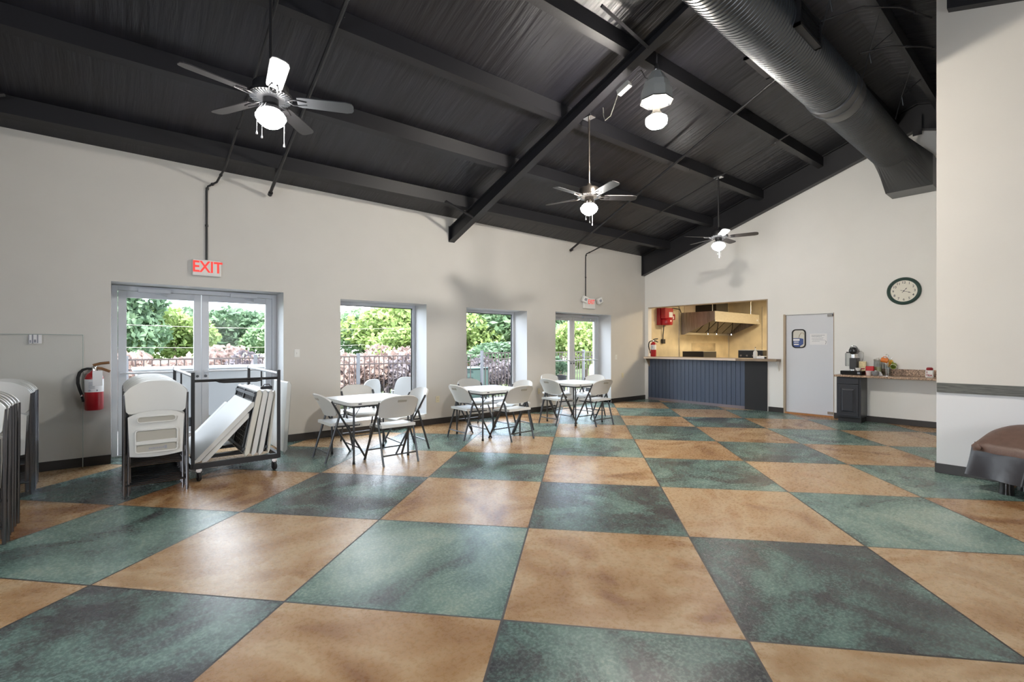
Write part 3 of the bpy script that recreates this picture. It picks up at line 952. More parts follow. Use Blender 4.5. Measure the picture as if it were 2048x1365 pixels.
o_, i_ = rrect(3.735, 1.545, 0.26, 0.385, 0.075), rrect(3.735, 1.545, 0.215, 0.34, 0.055)
n = len(o_)
for xx in (XB + 0.020,):
    vs = [(xx, a, b) for a, b in o_] + [(xx, a, b) for a, b in i_] + [(xx + 0.02, a, b) for a, b in o_] + [(xx + 0.02, a, b) for a, b in i_]
    fs = []
    for q in range(n):
        k = (q + 1) % n
        fs += [(q, k, n + k, n + q), (2 * n + q, 3 * n + q, 3 * n + k, 2 * n + k), (q, 2 * n + q, 2 * n + k, k), (n + q, n + k, 3 * n + k, 3 * n + q)]
    mb.add(vs, fs)
mb.build('window_gasket', M['rubber'], dl, world=True)
MB().prism(i_, XB + 0.031, XB + 0.034, 'yz').build('vision_panel', M['cream_plastic'], dl, world=True)
# what shows through the vision panel: a blue carton with a white label and a hose
mb = MB().prism([(3.84, 1.375), (3.71, 1.375), (3.71, 1.555), (3.84, 1.555)], XB + 0.0285, XB + 0.031, 'yz')
mb.prism([(3.71, 1.395), (3.652, 1.435), (3.652, 1.54), (3.71, 1.555)], XB + 0.0285, XB + 0.031, 'yz')
mb.build('blue_carton', M['blue_box'], dl, world=True)
mb = MB().box(XB + 0.026, XB + 0.0285, 3.735, 3.825, 1.465, 1.482); mb.box(XB + 0.026, XB + 0.0285, 3.735, 3.825, 1.415, 1.44)
mb.box(XB + 0.026, XB + 0.0285, 3.72, 3.84, 1.50, 1.54)
mb.build('carton_label', M['paper'], dl, world=True)
MB().tube([(XB + 0.027, 3.735, 1.55), (XB + 0.027, 3.725, 1.61), (XB + 0.027, 3.69, 1.665), (XB + 0.027, 3.655, 1.66), (XB + 0.027, 3.64, 1.63)], 0.005, 6).build('hose', M['jamb'], dl, world=True)
for z in (1.97, 0.06):
    MB().box(XB + 0.008, XB + 0.036, 3.112, 3.22, z, z + 0.05).build('pivot_hinge', M['chrome'], dl, world=True)
MB().box(XB + 0.0, XB + 0.034, 3.106, 3.135, 1.975, 2.02).build('hinge_pin', M['ink'], dl, world=True)
t = thing('door_notice', 'printed white notice taped to the white kitchen swing door', 'notice', (XB + 0.034, 3.385, 1.53))
MB().box(-0.002, 0.0, -0.15, 0.15, -0.11, 0.11).build('sheet', M['paper'], t)
mb = MB()
for k, (a, b) in enumerate([(0.12, -0.11), (0.12, -0.06), (0.11, -0.09), (0.12, -0.08), (0.10, -0.11), (0.11, -0.02)]):
    y1, y0 = a, b
    z = 0.075 - k * 0.024
    x = y0
    while x < y1 - 0.01:
        l = min(0.012 + 0.02 * random.random(), y1 - x)
        mb.box(-0.003, -0.002, x, x + l, z, z + (0.010 if k < 2 else 0.006)); x += l + 0.005
mb.tube([(-0.003, -0.12, -0.03), (-0.003, -0.14, -0.05), (-0.003, -0.125, -0.10)], 0.004, 5)
mb.build('printed_lines', M['ink_grey'], t)

# ------------------------------------------------------------------ coffee counter
t = thing('base_cabinet', 'charcoal base cabinet with raised panel door under the granite counter', 'cabinet', (10.49, 2.765, 0))
x0, x1, y0, y1 = 10.30, XB - 0.001, 2.575, 2.955
MB().box(x0, x1, y0, y1, 0.09, 0.828).build('carcass', M['cab'], t, world=True, bevel=0.003)
MB().box(x0 + 0.05, x1, y0 + 0.012, y1 - 0.012, 0.0, 0.09).build('toe_kick', M['bar_black'], t, world=True)
MB().box(x0 - 0.02, x0, y0 + 0.035, y1 - 0.018, 0.70, 0.81).build('drawer', M['cab'], t, world=True, bevel=0.006)
d = MB().box(x0 - 0.02, x0, y0 + 0.035, y1 - 0.018, 0.115, 0.685).build('door', M['cab'], t, world=True, bevel=0.006)
ya, yb_, za, zb_ = y0 + 0.095, y1 - 0.078, 0.185, 0.615
mb = MB()
for (a, b) in ((0.0, 0.014), ):
    mb.hexa([(x0 - 0.020, ya, za), (x0 - 0.020, yb_, za), (x0 - 0.020, yb_, zb_), (x0 - 0.020, ya, zb_),
             (x0 - 0.034, ya + 0.028, za + 0.028), (x0 - 0.034, yb_ - 0.028, za + 0.028), (x0 - 0.034, yb_ - 0.028, zb_ - 0.028), (x0 - 0.034, ya + 0.028, zb_ - 0.028)])
for (a0, a1, b0, b1) in ((ya - 0.014, ya, za - 0.014, zb_ + 0.014), (yb_, yb_ + 0.014, za - 0.014, zb_ + 0.014), (ya, yb_, za - 0.014, za), (ya, yb_, zb_, zb_ + 0.014)):
    mb.box(x0 - 0.028, x0 - 0.018, a0, a1, b0, b1)
mb.build('raised_panel', M['cab'], d, world=True, bevel=0.003)
t = thing('granite_countertop', 'speckled brown granite counter along the cream wall', 'countertop', (10.45, 2.0, 0.83))
MB().box(10.225, XB - 0.001, 1.066, 2.985, 0.829, 0.866).build('counter_slab', M['granite'], t, world=True, bevel=0.010)
MB().box(XB - 0.022, XB - 0.001, 1.066, 2.74, 0.866, 0.985).build('backsplash', M['granite'], t, world=True, bevel=0.004)
ZC = 0.8665
t = thing('capsule_drawer', 'flat black drawer base under the coffee machine', 'drawer stand', (10.46, 2.735, ZC))
MB().box(-0.15, 0.15, -0.165, 0.165, 0.008, 0.075).build('drawer_box', M['black_gloss'], t, bevel=0.006)
MB().box(-0.158, -0.15, -0.14, -0.10, 0.02, 0.055).build('badge', M['ink_grey'], t)
for sx in (-0.12, 0.12):
    for sy in (-0.14, 0.14):
        MB().lathe([(0.012, 0), (0.012, 0.009)], (sx, sy, 0), 8).build('foot', M['rubber'], t)
zt = ZC + 0.0755
t = thing('coffee_machine', 'black capsule coffee machine with chrome collar on its drawer base', 'coffee machine', (10.46, 2.72, zt))
mb = MB().box(-0.08, 0.12, -0.058, 0.058, 0.03, 0.235)
mb.build('body', M['charcoal_plastic'], t, bevel=0.012)
MB().lathe([(0.062, 0), (0.062, 0.075)], (-0.01, 0, 0.235), 24).build('chrome_collar', M['chrome'], t, smooth=True)
MB().lathe([(0.064, -0.075), (0.070, -0.06), (0.072, 0.0), (0.066, 0.07), (0.04, 0.09)], (-0.01, 0, 0.365), 24, axis=(-1, 0, 0)).build('brew_head', M['black_gloss'], t, smooth=True)
MB().tube([(-0.03, -0.062, 0.37)] + [(-0.03, -0.068 * math.cos(R(a)), 0.375 + 0.082 * math.sin(R(a))) for a in range(10, 171, 20)] + [(-0.03, 0.062, 0.37)], 0.007, 8).build('lever', M['chrome'], t, smooth=True)
MB().lathe([(0.06, 0), (0.06, 0.026)], (-0.04, 0, 0.002), 24).build('drip_tray', M['chrome'], t, smooth=True)
MB().box(-0.01, 0.11, 0.062, 0.145, 0.08, 0.32).build('water_tank', M['jar_glass'], t, bevel=0.008)
MB().box(-0.02, 0.02, 0.062, 0.125, 0.325, 0.345).build('side_spout', M['black_gloss'], t, bevel=0.006)
mb = MB().tube([(0.03, -0.062, 0.10), (0.03, -0.10, 0.12), (0.03, -0.135, 0.25), (0.03, -0.135, 0.33), (0.03, -0.095, 0.36), (0.03, -0.062, 0.345)], 0.004, 6)
mb.build('wire_rack', M['chrome'], t)
t = thing('tea_carton', 'cream tea carton standing between the coffee machine and red pack', 'carton', (10.48, 2.595, zt), R(6))
MB().box(-0.035, 0.035, -0.052, 0.052, 0, 0.17).build('carton_body', M['cream_box'], t, bevel=0.002)
MB().box(-0.037, -0.035, -0.035, 0.035, 0.03, 0.05).build('printed_band', M['dark_red'], t)
t = thing('small_white_cup', 'white porcelain cup on the black drawer base', 'cup', (10.345, 2.63, zt))
MB().lathe([(0.02, 0), (0.034, 0.02), (0.045, 0.055), (0.042, 0.055), (0.03, 0.02), (0.0, 0.012)], n=20).build('cup_body', M['white_enamel'], t, smooth=True)
t = thing('red_pack', 'shiny red snack pack leaning behind the paper cups', 'pack', (10.44, 2.478, ZC), R(4))
MB().box(-0.03, 0.03, -0.062, 0.062, 0, 0.165).build('pack_body', M['red_pack'], t, bevel=0.012)
for nm, lb, cat, y, mt_, x in (('paper_cup', 'pale pink tapered cup in front of the red pack', 'cup', 2.468, 'pink', 10.335), ('sugar_bowl', 'grey round bowl beside the pale pink cup', 'bowl', 2.375, 'grey_cup', 10.335)):
    t = thing(nm, lb, cat, (x, y, ZC))
    MB().lathe([(0.036, 0), (0.040, 0.005), (0.049, 0.085), (0.046, 0.085), (0.037, 0.01), (0.0, 0.008)] if mt_ == 'pink' else [(0.034, 0), (0.048, 0.02), (0.052, 0.055), (0.046, 0.085), (0.043, 0.085), (0.047, 0.05), (0.0, 0.012)], n=22).build('cup_body', M[mt_], t, smooth=True)
t = thing('folded_napkin', 'white folded napkin tucked behind the grey bowl', 'napkin', (10.40, 2.33, ZC), R(20))
MB().prism([(-0.05, 0), (0.05, 0), (0.07, 0.10), (-0.02, 0.07)], -0.01, 0.01, 'yz').build('napkin_fold', M['paper'], t)
t = thing('glass_canister', 'tall clear glass canister with steel lid at the wall', 'canister', (10.55, 2.385, ZC))
MB().lathe([(0.058, 0), (0.060, 0.01), (0.060, 0.26), (0.056, 0.262), (0.055, 0.02), (0.0, 0.012)], n=24).build('jar', M['jar_glass'], t, smooth=True)
MB().lathe([(0.061, 0.262), (0.063, 0.268), (0.063, 0.29), (0.02, 0.30), (0.02, 0.315)], n=24).build('lid', M['steel'], t, smooth=True)
MB().lathe([(0.052, 0.014), (0.052, 0.15)], n=20).build('contents', M['pale_green'], t)
t = thing('glass_canister', 'shorter clear glass canister partly hidden by the mugs', 'canister', (10.57, 2.255, ZC))
MB().lathe([(0.052, 0), (0.054, 0.01), (0.054, 0.19), (0.050, 0.192), (0.049, 0.02), (0.0, 0.012)], n=24).build('jar', M['jar_glass'], t, smooth=True)
MB().lathe([(0.055, 0.192), (0.057, 0.198), (0.057, 0.22), (0.02, 0.225)], n=24).build('lid', M['steel'], t, smooth=True)
# wire tree with three hanging mugs
t = thing('mug_tree', 'chrome wire mug tree holding three coloured mugs', 'mug tree', (10.42, 2.225, ZC))
MB().lathe([(0.085, 0), (0.085, 0.007)], n=24).build('base', M['chrome'], t)
mb = MB()
for dy in (-0.014, 0.014):
    mb.tube([(0, dy, 0.005), (0, dy, 0.33)], 0.0045, 6)
mb.tube([(0, -0.014, 0.33), (0, -0.02, 0.365), (0, 0.0, 0.385), (0, 0.018, 0.365)], 0.0045, 6)
mb.build('stem', M['chrome'], t, smooth=True)
for (a, z) in ((100, 0.30), (-80, 0.30), (-60, 0.20), (170, 0.25)):
    dx, dy = math.cos(R(a)), math.sin(R(a))
    MB().tube([(0, 0, z - 0.03), (0.05 * dx, 0.05 * dy, z), (0.075 * dx, 0.075 * dy, z + 0.03)], 0.004, 6).build('arm', M['chrome'], t)
def mug(label, col, rim, loc, rot):
    t = thing('mug', label, 'mug', loc, 0, 'mugs on the wire tree')
    t.rotation_euler = rot
    MB().lathe([(0.034, 0), (0.040, 0.004), (0.043, 0.10), (0.039, 0.10), (0.036, 0.012), (0.0, 0.010)], n=24).build('mug_body', M[col], t, smooth=True)
    MB().lathe([(0.0435, 0.092), (0.0445, 0.101), (0.040, 0.103), (0.0385, 0.095)], n=24, cap=False).build('rim', M[rim], t, smooth=True)
    MB().tube([(0.040, 0, 0.02), (0.068, 0, 0.03), (0.074, 0, 0.055), (0.066, 0, 0.078), (0.041, 0, 0.084)], 0.006, 8).build('handle', M[col], t, smooth=True)
mug('orange mug hanging tilted from the wire mug tree', 'orange', 'orange', (10.36, 2.30, ZC + 0.29), (R(62), R(-118), R(30)))
mug('yellow mug hanging behind the orange one on the mug tree', 'yellow', 'yellow', (10.50, 2.20, ZC + 0.26), (R(-20), R(140), R(-40)))
mug('green mug with pale rim hanging lowest on the mug tree', 'green', 'pale_green', (10.40, 2.12, ZC + 0.20), (R(35), R(-112), R(-35)))
t = thing('lettered_jar', 'white lettered jar with a dark red lid at the partition end of the counter', 'jar', (10.42, 1.655, ZC))
MB().box(-0.045, 0.045, -0.05, 0.05, 0, 0.125).build('jar_body', M['white_enamel'], t, bevel=0.012)
MB().lathe([(0.042, 0.125), (0.044, 0.13), (0.044, 0.16), (0.03, 0.172)], n=20).build('lid', M['dark_red'], t, smooth=True)
mb = MB()
text_into(mb, 'I', 0.05, facing_west(-0.047, 0.028, 0.088), bold=0.0012)
text_into(mb, 'TEA', 0.045, facing_west(-0.047, 0.0, 0.038), bold=0.0012)
mb.build('painted_letters', M['dark_red'], t)

# ------------------------------------------------------------------ wall clock
t = thing('wall_clock', 'round green framed wall clock above the granite counter', 'clock', (XB, 2.041, 2.366))
MB().lathe([(0.235, 0.0), (0.243, 0.012), (0.240, 0.030), (0.222, 0.046), (0.205, 0.040), (0.196, 0.030), (0.190, 0.030), (0.186, 0.016)], (0, 0, 0), 64, axis=(-1, 0, 0), cap=False).build('rim', M['green_rim'], t, smooth=True)
MB().lathe([(0.19, 0.004), (0.19, 0.016)], (0, 0, 0), 48, axis=(-1, 0, 0)).build('dial', M['clock_face'], t)
mb = MB()
for k in range(1, 13):
    a = R(90 - 30 * k)
    text_into(mb, str(k), 0.058, facing_west(-0.0165, -0.150 * math.cos(a), 0.150 * math.sin(a)), depth=0.0008, bold=0.0004)
mb.build('numerals', M['ink'], t)
def hand(name, deg, ln, tail, wd):
    mb = MB()
    a = R(90 - deg)
    q = facing_west(-0.021, 0, 0) @ Matrix.Rotation(a, 4, 'Z')
    mb.prism([(-tail, -wd * 0.8), (-tail * 0.7, -wd * 0.3), (0, -wd * 0.4), (ln * 0.55, -wd * 0.35), (ln * 0.68, -wd), (ln * 0.82, -wd * 0.35), (ln, 0), (ln * 0.82, wd * 0.35), (ln * 0.68, wd), (ln * 0.55, wd * 0.35), (0, wd * 0.4), (-tail * 0.7, wd * 0.3), (-tail, wd * 0.8)], 0, 0.002, 'xy')
    mb.xf(q)
    mb.build(name, M['ink'], t)
hand('hour_hand', 39, 0.075, 0.035, 0.008)
hand('minute_hand', 110, 0.115, 0.045, 0.007)
MB().lathe([(0.009, 0), (0.009, 0.01)], (-0.016, 0, 0), 12, axis=(-1, 0, 0)).build('pivot_cap', M['ink'], t)

# ------------------------------------------------------------------ exit signs, switches, sockets, panel on the window wall
def exit_sign(label, x0, x1, z0, z1, heads):
    t = thing('exit_sign', label, 'exit sign', ((x0 + x1) / 2, YW, (z0 + z1) / 2))
    MB().box(x0, x1, YW - 0.055, YW - 0.002, z0, z1).build('housing', M['white_enamel'], t, world=True, bevel=0.008)
    mb = MB()
    h = z1 - z0
    if heads:
        text_into(mb, 'EXIT', h * 0.60, facing_south((x0 + x1) / 2 + 0.055, YW - 0.056, z0 + h * 0.64), bold=0.001, depth=0.002, sx=0.78)
    else:
        text_into(mb, 'EXIT', h * 0.98, facing_south((x0 + x1) / 2 + 0.005, YW - 0.056, (z0 + z1) / 2 + 0.004), bold=0.004, depth=0.002, sx=0.80)
    mb.build('letters', M['sign_red'], t, world=True)
    if heads:
        for (x, tw) in ((x0 - 0.015, 18), (x1 + 0.115, -28)):
            mb = MB()
            mb.box(-0.068, 0.068, -0.05, 0.03, -0.068, 0.068)
            hd = mb.build('lamp_head', M['white_enamel'], t, bevel=0.012)
            hd.location = (x - (x0 + x1) / 2, -0.08, (z1 - (z0 + z1) / 2) - 0.04)
            hd.rotation_euler = (R(8), R(tw), R(-14))
            m2 = MB(); m2.box(-0.032, 0.032, -0.053, -0.050, -0.030, 0.030)
            m2.build('lens_grille', M['ink_grey'], hd)
            MB().tube([(x - (x0 + x1) / 2, -0.03, (z1 - z0) / 2 - 0.01), (x - (x0 + x1) / 2, -0.075, (z1 - z0) / 2 - 0.03)], 0.012, 6).build('swivel_arm', M['white_enamel'], t)
    return t
exit_sign('plain exit sign with red letters above the wide glass doors and stacked chairs', 0.736, 1.055, 2.317, 2.525, False)
exit_sign('exit sign with two swivelling emergency lamp heads above the far glass doors', 8.245, 8.629, 2.262, 2.505, True)

def conduit(label, pts, r=0.012):
    t = thing('conduit', label, 'conduit', pts[0])
    MB().tube(pts, r, 8).build('pipe', M['black'], t, world=True, smooth=True)
    mb = MB()
    for p, q in zip(pts, pts[1:]):
        m_ = (Vector(p) + Vector(q)) / 2
        mb.lathe([(r * 1.5, -0.012), (r * 1.5, 0.012)], m_, 8, axis=(Vector(q) - Vector(p)))
    mb.build('clamps', M['black'], t, world=True)
def low(y, d=0.215): return zroof(y) - d
conduit('black conduit rising from the plain exit sign and bending up across the roof', [(0.895, YW - 0.018, 2.525), (0.895, YW - 0.018, 3.44), (0.91, YW - 0.03, 3.50), (1.00, YW - 0.09, 3.56), (1.045, 6.98, low(6.98)), (1.08, 5.5, low(5.5)), (1.08, 2.3, low(2.3))], 0.013)
conduit('black conduit rising from the lamp headed exit sign and running to the fan mount', [(8.335, YW - 0.018, 2.505), (8.335, YW - 0.018, 3.46), (8.35, YW - 0.03, 3.53), (8.44, YW - 0.12, 3.59), (8.50, 6.7, low(6.7)), (8.56, 4.40, low(4.40)), (8.60, 2.3, low(2.3))], 0.012)
def sprinkler(label, x0, x1):
    t = thing('sprinkler_pipe', label, 'pipe', (x0, 7.3, 3.5))
    MB().tube([(x0, 7.33, low(7.33, 0.235)), (x1, 2.3, low(2.3, 0.235))], 0.022, 8).build('pipe', M['black'], t, world=True, smooth=True)
    MB().lathe([(0.03, 0), (0.03, 0.06)], (x0, 7.32, low(7.32, 0.245)), 10, axis=(0, -1, 0.325)).build('end_cap', M['black'], t, world=True)
    mb = MB()
    for y in (6.66, 4.45):
        mb.tube([(x0, y, low(y, 0.21)), (x0, y, low(y, 0.17))], 0.006, 5)
    mb.build('hangers', M['black'], t, world=True)
sprinkler('black sprinkler pipe under the roof beside the conduit of the plain exit sign', 1.64, 1.56)
sprinkler('black sprinkler pipe crossing the roof just beyond the middle ceiling fan', 7.76, 6.85)

def wall_plate(name, label, cat, x, z, kind):
    t = thing(name, label, cat, (x, YW, z))
    wd = 0.0375
    MB().box(-wd, wd, -0.007, 0, -0.058, 0.058).build('cover_plate', M['ivory'] if kind == 'socket' else M['white_enamel'], t, bevel=0.003)
    if kind == 'switch':
        MB().box(-0.006, 0.006, -0.018, -0.007, -0.012, 0.012).build('toggle', M['white_enamel'], t)
    else:
        for dz in (-0.022, 0.022):
            s_ = MB().lathe([(0.016, 0), (0.016, 0.003)], (0, -0.007, dz), 16, axis=(0, -1, 0)).build('receptacle', M['ivory'], t)
            mb = MB(); mb.box(-0.007, -0.005, -0.0112, -0.010, dz - 0.005, dz + 0.006); mb.box(0.005, 0.007, -0.0112, -0.010, dz - 0.005, dz + 0.006)
            mb.build('slots', M['ink'], s_)
wall_plate('light_switch', 'white switch plate on the wall between the wide glass doors and first window', 'light switch', 2.024, 1.29, 'switch')
wall_plate('light_switch', 'small switch plate between the far glass doors and the serving bar', 'light switch', 9.47, 1.12, 'switch')
wall_plate('wall_socket', 'ivory socket low on the wall between the two windows', 'socket', 4.40, 0.442, 'socket')
wall_plate('wall_socket', 'ivory socket low on the wall between second window and far doors', 'socket', 6.877, 0.434, 'socket')
wall_plate('wall_socket', 'ivory socket low on the wall near the corner with the serving bar', 'socket', 9.73, 0.66, 'socket')

t = thing('acrylic_sheet', 'large clear acrylic sheet leaning on the grey wall behind the chair stacks', 'panel', (-1.1, YW - 0.05, 0))
mb = MB(); mb.hexa([(-1.92, YW - 0.065, 0.002), (-0.315, YW - 0.065, 0.002), (-0.315, YW - 0.060, 0.002), (-1.92, YW - 0.060, 0.002), (-1.92, YW - 0.022, 1.525), (-0.315, YW - 0.022, 1.525), (-0.315, YW - 0.017, 1.525), (-1.92, YW - 0.017, 1.525)])
mb.build('sheet', M['acrylic'], t, world=True)
mb = MB(); mb.tube([(-1.92, YW - 0.020, 1.526), (-0.314, YW - 0.020, 1.526)], 0.0035, 4); mb.tube([(-0.314, YW - 0.020, 1.526), (-0.314, YW - 0.063, 0.004)], 0.0035, 4)
mb.build('cut_edge', M['acrylic_edge'], t, world=True)
s_ = MB().box(-0.755, -0.652, YW - 0.030, YW - 0.028, 1.425, 1.522).build('maker_label', M['paper'], t, world=True)
mb = MB(); mb.box(-0.757, -0.752, YW - 0.032, YW - 0.030, 1.425, 1.522); mb.box(-0.731, -0.719, YW - 0.032, YW - 0.030, 1.425, 1.522); mb.box(-0.691, -0.680, YW - 0.032, YW - 0.030, 1.43, 1.522)
mb.box(-0.748, -0.736, YW - 0.032, YW - 0.030, 1.432, 1.462); mb.box(-0.715, -0.697, YW - 0.032, YW - 0.030, 1.435, 1.468)
mb.build('label_bars', M['ink_grey'], s_, world=True)

# ------------------------------------------------------------------ folding tables with their chairs
def make_table(label, loc, rz):
    """square card table; local origin at its centre on the floor"""
    t = thing('folding_table', label, 'table', loc, rz, 'square folding tables set with four chairs')
    a = 0.43
    mb = MB().prism(rrect(0, 0, 2 * a, 2 * a, 0.07), 0.695, 0.735, 'xy')
    mb.build('tabletop', M['white_plastic'], t, bevel=0.006)
    mb = MB()
    for s_ in (-1, 1):
        mb.box(-a + 0.06, a - 0.06, s_ * (a - 0.06) - 0.012, s_ * (a - 0.06) + 0.012, 0.668, 0.695)
        mb.box(s_ * (a - 0.06) - 0.012, s_ * (a - 0.06) + 0.012, -a + 0.06, a - 0.06, 0.668, 0.695)
    mb.build('apron_frame', M['leg'], t)
    for sx in (-1, 1):
        for sy in (-1, 1):
            q = (sx * (a - 0.075), sy * (a - 0.075))
            lg = MB().tube([(q[0], q[1], 0.0), (q[0], q[1], 0.69)], 0.0125, 10).build('leg', M['leg'], t, smooth=True)
            MB().tube([(q[0], q[1], 0.55), (q[0] - sx * 0.09, q[1], 0.685)], 0.004, 6).build('leg_brace', M['leg2'], lg)
            MB().lathe([(0.017, 0), (0.015, 0.03)], (q[0], q[1], 0), 10).build('foot_cap', M['rubber'], lg)
    MB().box(-0.33, -0.29, -a - 0.002, -a + 0.002, 0.708, 0.72).build('badge', M['ink'], t)
    return t

def chair_back(wd, h, y0=0.0):
    """curved back panel in the local xz plane facing -y: arched top, wrapped sides"""
    def fn(u, v):
        s_ = 2 * u - 1
        a = abs(s_)
        top = h * (1 - 0.30 * a ** 2.6 - 0.05 * a ** 12)
        bot = h * (0.045 * (1 - s_ * s_)) + h * 0.10 * max(0.0, (a - 0.85) / 0.15) ** 2
        z = bot + (top - bot) * v
        x = wd / 2 * s_ * (1 - 0.05 * (1 - v) * a)
        y = -0.055 * s_ * s_ + 0.02 * (v - 0.5) ** 2
        return (x, y + y0, z), (0.22 * s_, 1, 0)
    return MB().sheet(fn, 24, 10, 0.020)

def make_chair():
    """open folding chair facing +x, origin on the floor at its middle"""
    t = thing('folding_chair', 'white folding chair', 'chair', (0, 0, 0))
    H = 0.80
    def up(z): return 0.245 - 0.46 * z / H          # x of the long frame at height z
    # backrest: build facing -y, stand it on the sloping frame facing +x
    tilt = math.atan2(0.46, H)
    mb = chair_back(0.485, 0.315)
    q = Matrix.Translation((up(0.54) - 0.068, 0, 0.54)) @ Matrix.Rotation(-tilt * 0.92, 4, 'Y') @ Matrix.Rotation(PI / 2, 4, 'Z')
    mb.xf(q)
    b = mb.build('backrest', M['white_plastic'], t, smooth=True)
    b['label'] = 'white backrest'
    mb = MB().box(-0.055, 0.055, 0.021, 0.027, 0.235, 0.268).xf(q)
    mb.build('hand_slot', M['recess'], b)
    def seat(u, v):
        s_ = 2 * u - 1
        y = 0.216 * s_ * (1 - 0.10 * v ** 4)
        x = -0.185 + 0.415 * v * (1 - 0.03 * s_ * s_)
        z = 0.455 - 0.014 * (1 - s_ * s_) * math.sin(PI * v) - 0.03 * max(0, v - 0.8) ** 2 / 0.04 + 0.012 * (1 - v)
        return (x, y, z), (0, 0, -1)
    st = MB().sheet(seat, 16, 14, 0.034).build('seat', M['white_plastic'], t, smooth=True)
    mb = MB()
    for s_ in (-1, 1):
        mb.box(-0.12, 0.19, s_ * 0.19 - 0.012, s_ * 0.19 + 0.012, 0.405, 0.424)
    mb.build('seat_rail', M['leg'], st)
    for s_ in (-1, 1):
        MB().tube([(0.245, s_ * 0.248, 0), (up(0.735), s_ * 0.240, 0.735)], 0.0155, 10, flat=0.75).build('front_leg', M['leg'], t, smooth=True)
        MB().tube([(-0.245, s_ * 0.222, 0), (-0.075, s_ * 0.222, 0.555)], 0.0145, 10, flat=0.75).build('rear_leg', M['leg'], t, smooth=True)
        MB().tube([(-0.075, s_ * 0.21, 0.54), (-0.115, s_ * 0.20, 0.445), (0.03, s_ * 0.212, 0.43)], 0.007, 6).build('hinge_link', M['leg'], t)
    MB().tube([(-0.21, -0.222, 0.115), (-0.21, 0.222, 0.115)], 0.009, 8).build('stretcher', M['leg'], t)
    MB().tube([(up(0.13), -0.248, 0.13), (up(0.13), 0.248, 0.13)], 0.008, 8).build('stretcher', M['leg'], t)
    return t
proto = make_chair()
CH = 'open folding chairs around the tables'
tabs = [('a', (2.488, 5.868)), ('b', (4.486, 6.00)), ('c', (6.478, 6.01))]
tname = ['table next to the cart', 'middle table', 'table by the far glass doors']
tlab = ['white square folding table standing in front of the first window beside the table cart', 'white square folding table in front of the second window, between two others', 'white square folding table standing by the far glass doors']
spots = [   # (x, y, facing) : side towards the cart, side towards the room, window side, far side
    [(2.13, 5.975, 1), (2.575, 5.40, 90), (2.74, 6.72, -88), (3.02, 5.93, 178)],
    [(4.14, 6.03, 0), (4.59, 5.54, 92), (4.78, 6.76, -90), (5.06, 6.06, 180)],
    [(6.10, 6.08, -2), (6.56, 5.60, 88), (6.86, 6.86, -88), (7.20, 6.30, 182)]]
side = ['on the cart side of the %s', 'backing the room at the %s', 'behind the %s', 'on the bar side of the %s']
first = True
for k in range(3):
    make_table(tlab[k], (tabs[k][1][0], tabs[k][1][1], 0), R([1, -1, 0][k]))
    for j, (x, y, a) in enumerate(spots[k]):
        lb = 'white folding chair ' + side[j] % tname[k]
        if first:
            proto.location = (x, y, 0); proto.rotation_euler = (0, 0, R(a)); proto['label'] = lb; proto['group'] = CH
            first = False
        else:
            dup(proto, (x, y, 0), R(a), lb, CH)

